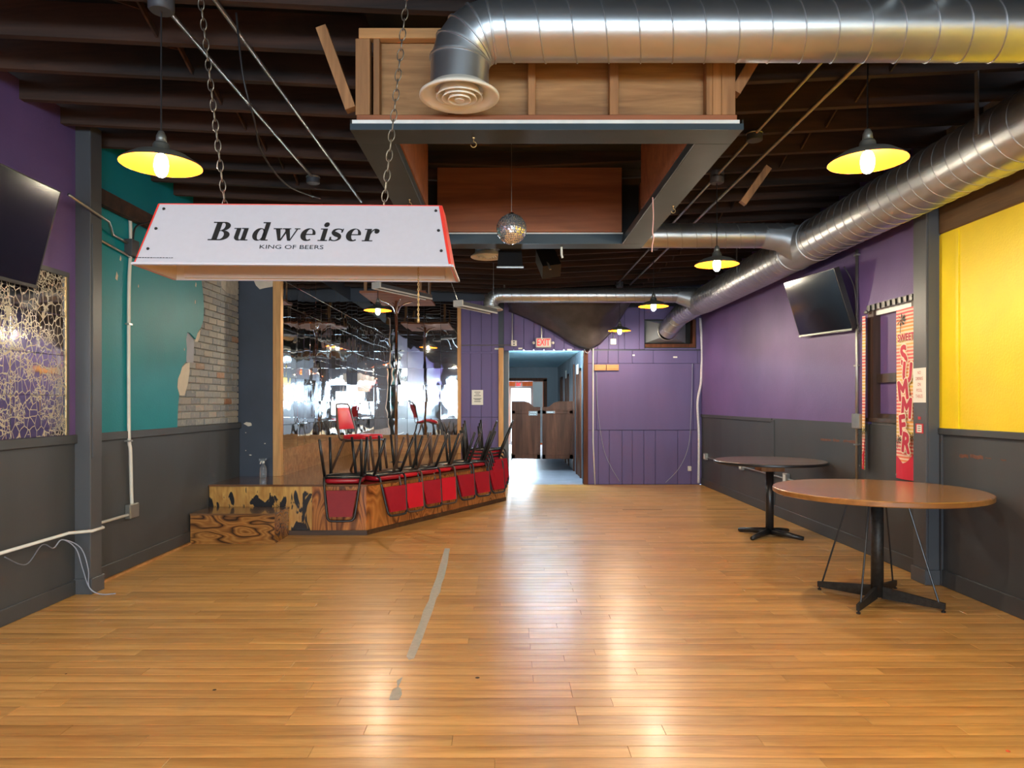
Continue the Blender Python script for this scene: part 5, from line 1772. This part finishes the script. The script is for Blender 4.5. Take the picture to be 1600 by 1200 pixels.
for k, dy in enumerate((0, .03)):
    o = MB().tube(catmull([(XL + .03, 4.43, .44), (XL + .035, 4.62, .35 + .0 * dy), (XL + .035, 4.78, .445), (XL + .035, 4.9, .40), (XL + .04, 4.99, .44), (XL + .08 + dy * .5, 5.08 + dy, .36), (XL + .10 + dy, 5.13 + dy * .5, .2), (XL + .13, 5.16, .06), (XL + .2, 5.18, .007), (XL + .30, 5.2, .006)]), .004, 6).build('loose_cable', MT['cable'], None, 'all')
    tag(o, ('thin grey cable drooping in loops from the low conduit', 'second thin grey cable beside the drooping one at the post')[k], 'cable')
# dark brown boards at the top of the left wall
o = MB().bar((XL + .05, 5.35, 2.98), (XL + .05, 6.6, 2.98), .05, .12).build('ledger_board', MT['joist'])
tag(o, 'dark timber ledger along the top of the teal wall', 'board')

# right wall conduit with box
cy = 6.74
rc = thing('drop_conduit', 'steel conduit running down the purple wall beside the window niche', 'conduit', (XR, cy, .6))
MB().tube([(XR - .022, cy, 2.86), (XR - .022, cy, .62)], .014, 10).build('vertical_pipe', MT['steel'], rc, 'all')
MB().cbox(XR - .05, cy - .10, 1.16, XR - .003, cy + .05, 1.30, .004).build('switch_box', MT['steel'], rc)
for z in (2.8, 1.75, 1.0):
    MB().box(XR - .04, cy - .03, z, XR, cy + .03, z + .014).build('pipe_clip', MT['steel'], rc)
MB().tube([(XR - .018, cy, .62), (XR - .018, cy, .45)], .012, 8).build('cable_tail', MT['white_trim'], rc)
# sockets along the far wainscot
sk = thing('socket_run', 'three steel outlet boxes linked by conduit low on the grey wainscot', 'outlet', (XR, 10, .5))
for yy in (11.87, 10.05, 8.44):
    b = MB().cbox(XR - .05, yy - .06, .455, XR, yy + .06, .565, .005).build('outlet_box', MT['steel'], sk)
    MB().box(XR - .053, yy - .035, .47, XR - .049, yy + .035, .55).build('outlet_face', MT['white_trim'], b)
MB().tube([(XR - .02, 11.87, .50), (XR - .02, 7.2, .50)], .010, 8).build('pipe', MT['steel'], sk)

# back wall fittings
ex_ = thing('exit_sign', 'white exit sign with glowing red letters above the doorway', 'sign', P(849, 543, YB - .04))
a, b = P(837, 543, YB - .06), P(861, 528, YB - .06)
MB().cbox(a.x, YB - .07, a.z, b.x, YB - .005, b.z, .012).build('housing', MT['exit_white'], ex_)
MB().box(a.x + .035, YB - .073, a.z + .02, b.x - .035, YB - .070, b.z - .02).build('letter_panel', MT['exit_white'], ex_)
me = text_mesh('EXIT', .165, MT['exit_red'], .66, .002)
o = put('letters', me, ex_)
o.location = ((a.x + b.x) / 2, YB - .0745, (a.z + b.z) / 2)
for s in (-1, 1):
    MB().lathe([(0, -.02), (.022, -.02), (.026, 0), (.015, .02), (0, .02)], 14, ((a.x + b.x) / 2 + s * .165, YB - .04, (a.z + b.z) / 2), Matrix.Rotation(R(90), 3, 'X')).build('emergency_head', MT['exit_white'], ex_)
MB().tube([(((a.x + b.x) / 2) - .03, YB - .03, b.z), (((a.x + b.x) / 2) - .03, YB - .03, 2.95)], .008, 8).build('supply_pipe', MT['steel'], ex_)

ob = thing('outlet_box', 'white double outlet box with conduit on the purple wall left of the exit sign', 'outlet', P(803, 541, YB))
c = P(803, 536.5, YB)
bb = MB().cbox(c.x - .05, YB - .045, c.z - .05, c.x + .05, YB - .003, c.z + .05, .008).build('box_body', MT['exit_white'], ob)
for dz in (-.02, .02):
    MB().box(c.x - .012, YB - .047, c.z + dz - .011, c.x + .012, YB - .044, c.z + dz + .011).build('socket', MT['black'], bb)
MB().tube([(c.x - .03, YB - .02, c.z + .05), (c.x - .03, YB - .02, 3.0)], .008, 8).build('pipe', MT['steel'], ob)
MB().tube([(c.x - .05, YB - .02, c.z - .03), (bx_(721), YB - .02, c.z - .035)], .007, 8).build('pipe', MT['steel'], ob)

pp = thing('notice_sheet', 'white printed notice taped to the purple wall beside the stage', 'notice', P(746, 633, YB))
c = P(746, 621, YB)
mbox(c.x - .098, YB - .006, c.z - .128, c.x + .098, YB - .003, c.z + .128).build('sheet', MT['paper'], pp)
for k, (z, w) in enumerate(((.09, .05), (.06, .035), (.03, .06), (-.02, .07), (-.04, .05), (-.07, .055))):
    mbox(c.x - w, YB - .0075, c.z + z - .006, c.x + w, YB - .006, c.z + z + .006).build('text_line', MT['print_grey'], pp)

bk_ = thing('timber_block', 'short pine block screwed to the purple wall beside the doorway', 'block', P(948, 580, YB))
MB().cbox(bx_(928), YB - .06, bz_(579), bx_(946), YB - .012, bz_(570), .003).build('block_piece', MT['pine_x'], bk_)
MB().cbox(bx_(947), YB - .055, bz_(579), bx_(966), YB - .012, bz_(570), .003).build('block_piece', MT['pine_x'], bk_)
run('vertical_conduit', 'thin white conduit running down the purple wall beside the doorway', [(bx_(926.5), YB - .02, bz_(537)), (bx_(926.5), YB - .02, bz_(690)), (bx_(929.5), YB - .02, .002)], .011, 'white_paint_pipe')
run('wrapped_pipe', 'white wrapped pipe snaking down the purple corner by the wainscot', catmull([P(1094, 497, YB - .05), P(1096, 525, YB - .05), P(1097, 555, YB - .05), P(1096, 580, YB - .05), P(1095, 600, YB - .05), P(1090, 630, YB - .05), P(1092, 680, YB - .05), P(1091.5, 755, YB - .05)]), .021, 'insul', 'pipe', 10)
for (px, py, lb) in ((958, 534, 'white square switch box on the purple wall under the last pendant'), (1077, 732, 'white outlet plate low on the purple wall')):
    c = P(px, py, YB)
    s = .05 if py < 600 else .03
    t = thing('switch_box', lb, 'outlet', c)
    MB().cbox(c.x - s, YB - .035, c.z - s * (1 if py < 600 else 1.4), c.x + s, YB - .002, c.z + s * (1 if py < 600 else 1.4), .006).build('box_body', MT['exit_white'], t)
    MB().box(c.x - s * .3, YB - .038, c.z - s * .5, c.x + s * .3, YB - .034, c.z + s * .5).build('face_plate', MT['white_trim'], t)
    if py < 600:
        MB().tube([(c.x, YB - .02, c.z + s), (c.x, YB - .02, 2.9)], .007, 8).build('pipe', MT['steel'], t)
run('loose_wire', 'thin grey cable looping down the purple plywood from the pine block', catmull([P(932, 581, YB - .03), P(934, 640, YB - .03), P(943, 700, YB - .03), P(955, 730, YB - .03), P(968, 752, YB - .03)]), .0045, 'cable', 'cable')
run('loose_wire', 'thin grey cable curving down the purple wall beside the wrapped pipe', catmull([P(1082, 568, YB - .03), P(1080, 640, YB - .03), P(1076, 695, YB - .03), P(1062, 730, YB - .03), P(1040, 754, YB - .03)]), .0045, 'cable', 'cable')
run('coiled_cable', 'small coil of grey cable at the doorway corner under the tarp', [(bx_(917) + .05 * math.cos(k * .5), YB - .04 - .001 * k, 2.33 + .07 * math.sin(k * .5)) for k in range(40)], .005, 'cable', 'cable')
for (px, py, w) in ((776, 545, .035), (813, 544.5, .035), (890, 546.5, .04), (1055, 558, .035), (990, 555, .02)):
    c = P(px, py, YB)
    mbox(c.x - w, YB - .004, c.z - .013, c.x + w, YB + .002, c.z + .013).build('paint_chip', MT['paper'], wb)

# saloon doors
SDY = 14.6


def saloon(label, x0, x1, flip, plate):
    t = thing('saloon_door', label, 'door', ((x0 + x1) / 2, SDY, .26))
    z0, z1, zm = .255, 1.44, 1.32
    w = x1 - x0
    prof = [(0, z1), (.45, z1), (.62, z1 - .03), (.78, zm + .005), (1, zm)]
    pts = [(x0 + w * (u if not flip else 1 - u), z) for (u, z) in prof]
    if flip:
        poly = [(x0, z0), (x1, z0)] + pts
    else:
        poly = [(x1, z0), (x0, z0)] + pts
        poly = list(reversed(poly))
    MB().prism(poly, SDY, SDY + .03, 'y').build('leaf', MT['door_wood'], t)
    for (a, b, c, d) in ((x0, z0, x0 + .07, 1.25), (x1 - .07, z0, x1, 1.25), (x0, z0, x1, z0 + .09), (x0, 1.18, x1, 1.26)):
        MB().cbox(a, SDY - .012, b, c, SDY + .002, d, .003).build('rail', MT['door_wood'], t)
    pcx = x1 - .15 if not flip else x0 + .17
    n = 2 if plate == 2 else 1
    for k in range(n):
        zz = 1.215 - .045 * k
        p = mbox(pcx - .085, SDY - .018, zz - .02, pcx + .085, SDY - .013, zz + .02).build('name_plate', MT['white_trim'], t)
        mbox(pcx - .08, SDY - .0195, zz - .017, pcx + .08, SDY - .018, zz + .017).build('plate_field', MT['ink'], p)
        x = pcx - .065
        mb = MB()
        while x < pcx + .06:
            l = random.uniform(.008, .016)
            mb.box(x, SDY - .0205, zz - .009, x + l, SDY - .0195, zz + .009)
            x += l + .006
        mb.build('plate_lettering', MT['white_trim'], p)
    MB().tube([(x0 if not flip else x1, SDY + .015, z0 - .03), (x0 if not flip else x1, SDY + .015, z0 + .12)], .012, 8).build('hinge', MT['steel'], t)
    return t


saloon('brown saloon door leaf with two small name plates, hung on the ribbed corridor wall', .085, .675, False, 2)
saloon('brown saloon door leaf with a single small name plate, beside the corridor doors', .715, 1.345, True, 1)
struct('trim_8', mbox(CX1 - .03, SDY - .02, 0, CX1, SDY + .06, 2.2), MT['door_frame'])
es = thing('exit_sign', 'small white exit sign with red letters in the far room beyond the corridor', 'sign', P(810, 605, 20.2))
a, b = P(805, 604.5, 20.2), P(816, 597.5, 20.2)
mbox(a.x, 20.2, a.z, b.x, 20.25, b.z).build('housing', MT['exit_white'], es)
o = put('letters', text_mesh('EXIT', .12, MT['exit_red'], .55, .004), es)
o.location = ((a.x + b.x) / 2, 20.195, (a.z + b.z) / 2)
MB().tube([((a.x + b.x) / 2, 20.22, b.z), ((a.x + b.x) / 2, 20.22, 2.6)], .01, 6).build('stem', MT['steel'], es)

cl = thing('corridor_light', 'strip light on the corridor ceiling just behind the doorway header', 'light fixture', (.7, 12.62, CZ))
mbox(.2, 12.58, CZ - .045, 1.2, 12.68, CZ - .012).build('fixture_body', MT['shop_white'], cl)
MB().tube([(.22, 12.69, CZ - .04), (1.18, 12.69, CZ - .04)], .013, 10).build('tube', emit('tube_glow', (.62, .86, 1.0), 420), cl, 'all')

# ---- post notice and stickers on the right post (side face x = 3.226 faces the room)
def on_post(name, label, py0, py1, m, w=.12, yc=5.555):
    z0, z1 = H - (py1 - VY) / F * yc, H - (py0 - VY) / F * yc
    t = thing(name, label, 'notice', (3.226, yc, z0))
    mbox(3.2225, yc - w / 2, z0, 3.2255, yc + w / 2, z1).build('sheet', MT[m], t)
    return t, z0, z1


t, z0, z1 = on_post('post_notice', 'cream paper notice with red lettering on the grey post', 575, 629, 'paper', .17)
for k, s in enumerate(('NO', 'DRINKS', 'ON', 'POOL', 'TABLES')):
    me = text_mesh(s, .036, MT['print_red'], .8)
    me.transform(Matrix.Rotation(R(-90), 4, 'Z'))
    o = put('text_line', me, t)
    o.matrix_parent_inverse = Matrix.Identity(4)
    o.location = (-.0045, 0, (z1 - z0) * (.86 - .17 * k))
t, z0, z1 = on_post('post_sticker', 'red bordered paper label on the grey post below the notice', 662, 677, 'label_red', .10)
mbox(3.2215, 5.555 - .032, z0 + .008, 3.2226, 5.555 + .032, z1 - .008).build('label_field', MT['paper'], t)
for k in range(3):
    mbox(3.2210, 5.555 - .02, z0 + .02 + .016 * k, 3.2216, 5.555 + .02, z0 + .026 + .016 * k).build('text_line', MT['print_grey'], t)
on_post('post_sticker', 'tiny red square sticker on the grey post above the label', 651, 655.5, 'label_red', .035)


# ---- banners
def banner_mat():
    t = NT('banner_print')
    co = t.n('ShaderNodeTexCoord').outputs['Object']
    sep = t.n('ShaderNodeSeparateXYZ')
    t.l(co, sep.inputs[0])
    zz = sep.outputs['Z']
    def math_(op, a, b=None):
        o = t.n('ShaderNodeMath', operation=op)
        for i, v in enumerate((a, b)):
            if v is None:
                continue
            if isinstance(v, (int, float)):
                o.inputs[i].default_value = v
            else:
                t.l(v, o.inputs[i])
        return o.outputs[0]
    # colour cycle yellow - pink - orange down the banner
    cyc = math_('FRACT', math_('MULTIPLY', zz, 2.6))
    base = t.ramp(cyc, [(0.0, srgb(224, 200, 96)), (.3, srgb(232, 150, 76)), (.6, srgb(222, 84, 96)), (.8, srgb(226, 120, 110)), (1.0, srgb(224, 200, 96))])
    stripe = math_('GREATER_THAN', math_('FRACT', math_('MULTIPLY', zz, 34.0)), .5)
    light = t.mix(.72, base, srgb(246, 226, 206))
    col = t.mix(stripe, base, light)
    t.set(base=col, rough=.6)
    return t.m


MT['banner'] = banner_mat()
MT['banner_red'] = plain('banner_red', srgb(206, 30, 62), .55, var=.08)
MT['banner_letter'] = plain('banner_letter', srgb(186, 28, 62), .55, var=.1)
MT['banner_halo'] = plain('banner_halo', srgb(238, 222, 196), .6, var=.03)
MT['palm'] = plain('palm_print', srgb(36, 46, 44), .6)
BX = XR - .03


def palm(t, y, z, s, x):
    mb = MB()
    for a in range(0, 360, 45):
        p, q = R(a), R(a + 20)
        mb.add([(x, y, z), (x, y + s * math.cos(p), z + s * math.sin(p) * .8), (x, y + s * .8 * math.cos(q), z + s * .55 * math.sin(q) - .1 * s)], [(0, 1, 2), (2, 1, 0)])
    mb.add([(x, y - .08 * s, z), (x, y + .08 * s, z), (x, y + .25 * s, z - 1.5 * s), (x, y + .12 * s, z - 1.5 * s)], [(0, 1, 2, 3), (3, 2, 1, 0)])
    mb.build('palm_print', MT['palm'], t)


def banner(label, y0, y1, z0, z1, x, wav, letters, skew=0.0):
    t = thing('summer_banner', label, 'banner', (x, (y0 + y1) / 2, z0))
    mb = MB()
    NU_, NV_ = 10, 40
    def xx(u, v):
        return x + wav * math.sin(u * PI * 2.2 + v * 2) + skew * (u - .5)
    for lay in (0, 1):
        for i in range(NU_ + 1):
            for j in range(NV_ + 1):
                u, v = i / NU_, j / NV_
                mb.v.append((xx(u, v) + .0018 * lay, y0 + (y1 - y0) * u, z0 + (z1 - z0) * v))
    m_ = (NU_ + 1) * (NV_ + 1)
    for lay in (0, 1):
        for i in range(NU_):
            for j in range(NV_):
                q = lay * m_ + i * (NV_ + 1) + j
                f = (q, q + 1, q + NV_ + 2, q + NV_ + 1)
                mb.f.append(f if lay else tuple(reversed(f)))
    mb.build('cloth', MT['banner'], t, 'all')
    # red dune at the foot
    mb = MB()
    hs = [.26, .24, .20, .15, .13, .17, .19]
    for i, h_ in enumerate(hs):
        u = i / (len(hs) - 1)
        mb.v += [(xx(u, 0) - .0015, y0 + (y1 - y0) * u, z0), (xx(u, .1) - .0015, y0 + (y1 - y0) * u, z0 + h_)]
        if i:
            mb.f.append((2 * i - 2, 2 * i - 1, 2 * i + 1, 2 * i))
    mb.build('dune_print', MT['banner_red'], t)
    ym = (y0 + y1) / 2
    w = abs(y1 - y0)
    palm(t, y1 - w * .28, z1 - .09, .075, x - wav - .004)
    palm(t, y1 - w * .15, z0 + .33, .05, x - wav - .004)
    palm(t, y0 + w * .25, z0 + .36, .05, x - wav - .004)
    for k, ch in enumerate(letters):
        dz = (z1 - .40 - (z1 - z0 - .70) * k / max(1, len(letters) - 1))
        for nm, mm, off, dx in (('letter_halo', 'banner_halo', .022, -.004 - .003 * k), ('letter_print', 'banner_letter', .010, -.0056 - .003 * k)):
            me = bold_text(ch, .225, MT[mm], .9, off)
            me.transform(Matrix.Rotation(R(-90), 4, 'Z') @ Matrix.Rotation(R((-8, 7, -10, 6, -7, 8)[k % 6]), 4, 'Y'))
            o = put(nm, me, t)
            o.matrix_parent_inverse = Matrix.Identity(4)
            o.location = (dx - wav, (.035 if k % 2 == 0 else -.02), dz - z0)
    if letters:
        for nm, mm, off, dx in (('word_halo', 'banner_halo', .008, -.004), ('word_print', 'banner_letter', .0025, -.006)):
            me = bold_text('SWEET', .085, MT[mm], .95, off)
            me.transform(Matrix.Rotation(R(-90), 4, 'Z'))
            o = put(nm, me, t)
            o.matrix_parent_inverse = Matrix.Identity(4)
            o.location = (dx - wav, .005, z1 - z0 - .245)
    for yy in (y0 + .02, y1 - .02):
        MB().lathe([(.004, 0), (.008, -.001), (.008, .001)], 10, (x - wav - .003, yy, z0 + .03), Matrix.Rotation(R(90), 3, 'Y')).build('eyelet', MT['steel'], t)
    return t


banner('striped summer banner with palm prints hanging against the grey post', 5.70, 6.05, .765, 2.19, BX, .006, 'SUMMER')
banner('second striped summer banner hanging edge-on at the far side of the window niche', 6.50, 6.62, .79, 2.20, BX - .02, .012, '', .05)

# ---- floor marks
def floor_patch(name, label, px, m):
    pts = []
    for (x, yv) in px:
        Y = H * F / (yv - VY)
        pts.append(((x - VX) / F * Y, Y))
    ar = sum(pts[i][0] * pts[(i + 1) % len(pts)][1] - pts[(i + 1) % len(pts)][0] * pts[i][1] for i in range(len(pts)))
    if ar > 0:
        pts = list(reversed(pts))
    o = MB().prism(pts, .0014, .0004, 'z')
    o = o.build(name, MT[m])
    return tag(o, label, 'tape')


floor_patch('floor_tape', 'long worn strip of grey tape stuck along the plank floor',
            [(695, 857), (703, 857), (699, 882), (694, 903), (690, 912), (688, 925), (682, 934), (676, 955), (668, 975), (661, 995), (655, 1010), (647, 1029), (639, 1031), (635, 1026), (640, 1012), (650, 988), (657, 970), (661, 955), (670, 938), (673, 925), (681, 905), (688, 880)], 'tape')
floor_patch('floor_tape', 'torn leftover scrap of grey tape on the plank floor',
            [(620, 1064), (629, 1058), (626, 1066), (622, 1073), (627, 1077), (628, 1085), (623, 1094), (608, 1094), (610, 1086), (614, 1077), (621, 1074)], 'tape')
for (x, yv, s, m, lb) in ((1575, 1174, .009, 'orange', 'tiny orange scrap on the floor near the yellow wall'), (746, 1059, .012, 'dirt', 'dark scuffed gouge on the floor planks right of the tape'),
                          (103, 1053, .006, 'dirt', 'tiny dark crumb on the floor near the grey wainscot'), (335, 1078, .010, 'dirt', 'small dark gouge in the planks before the stage step')):
    Y = H * F / (yv - VY)
    c = ((x - VX) / F * Y, Y, 0)
    o = MB().lathe([(0, .5 * s if m == 'orange' else .0015), (s * .6, .4 * s if m == 'orange' else .0014), (s, .0005)], 9, c).build('floor_scrap', MT[m])
    tag(o, lb, 'debris')
for k, (px0, px1, py) in enumerate(((973, 1035, 797), (1105, 1168, 796))):
    Y = H * F / (py - VY)
    o = mbox((px0 - VX) / F * Y, Y, .0003, (px1 - VX) / F * Y, Y + .025, .0012).build('floor_crack', MT['dirt'])
    tag(o, ('dark worn gap between floor planks before the purple wall', 'dark worn gap between floor planks before the small dark table')[k], 'floor mark')
for ob_ in list(bpy.data.objects):
    if '_local' in ob_:
        del ob_['_local']
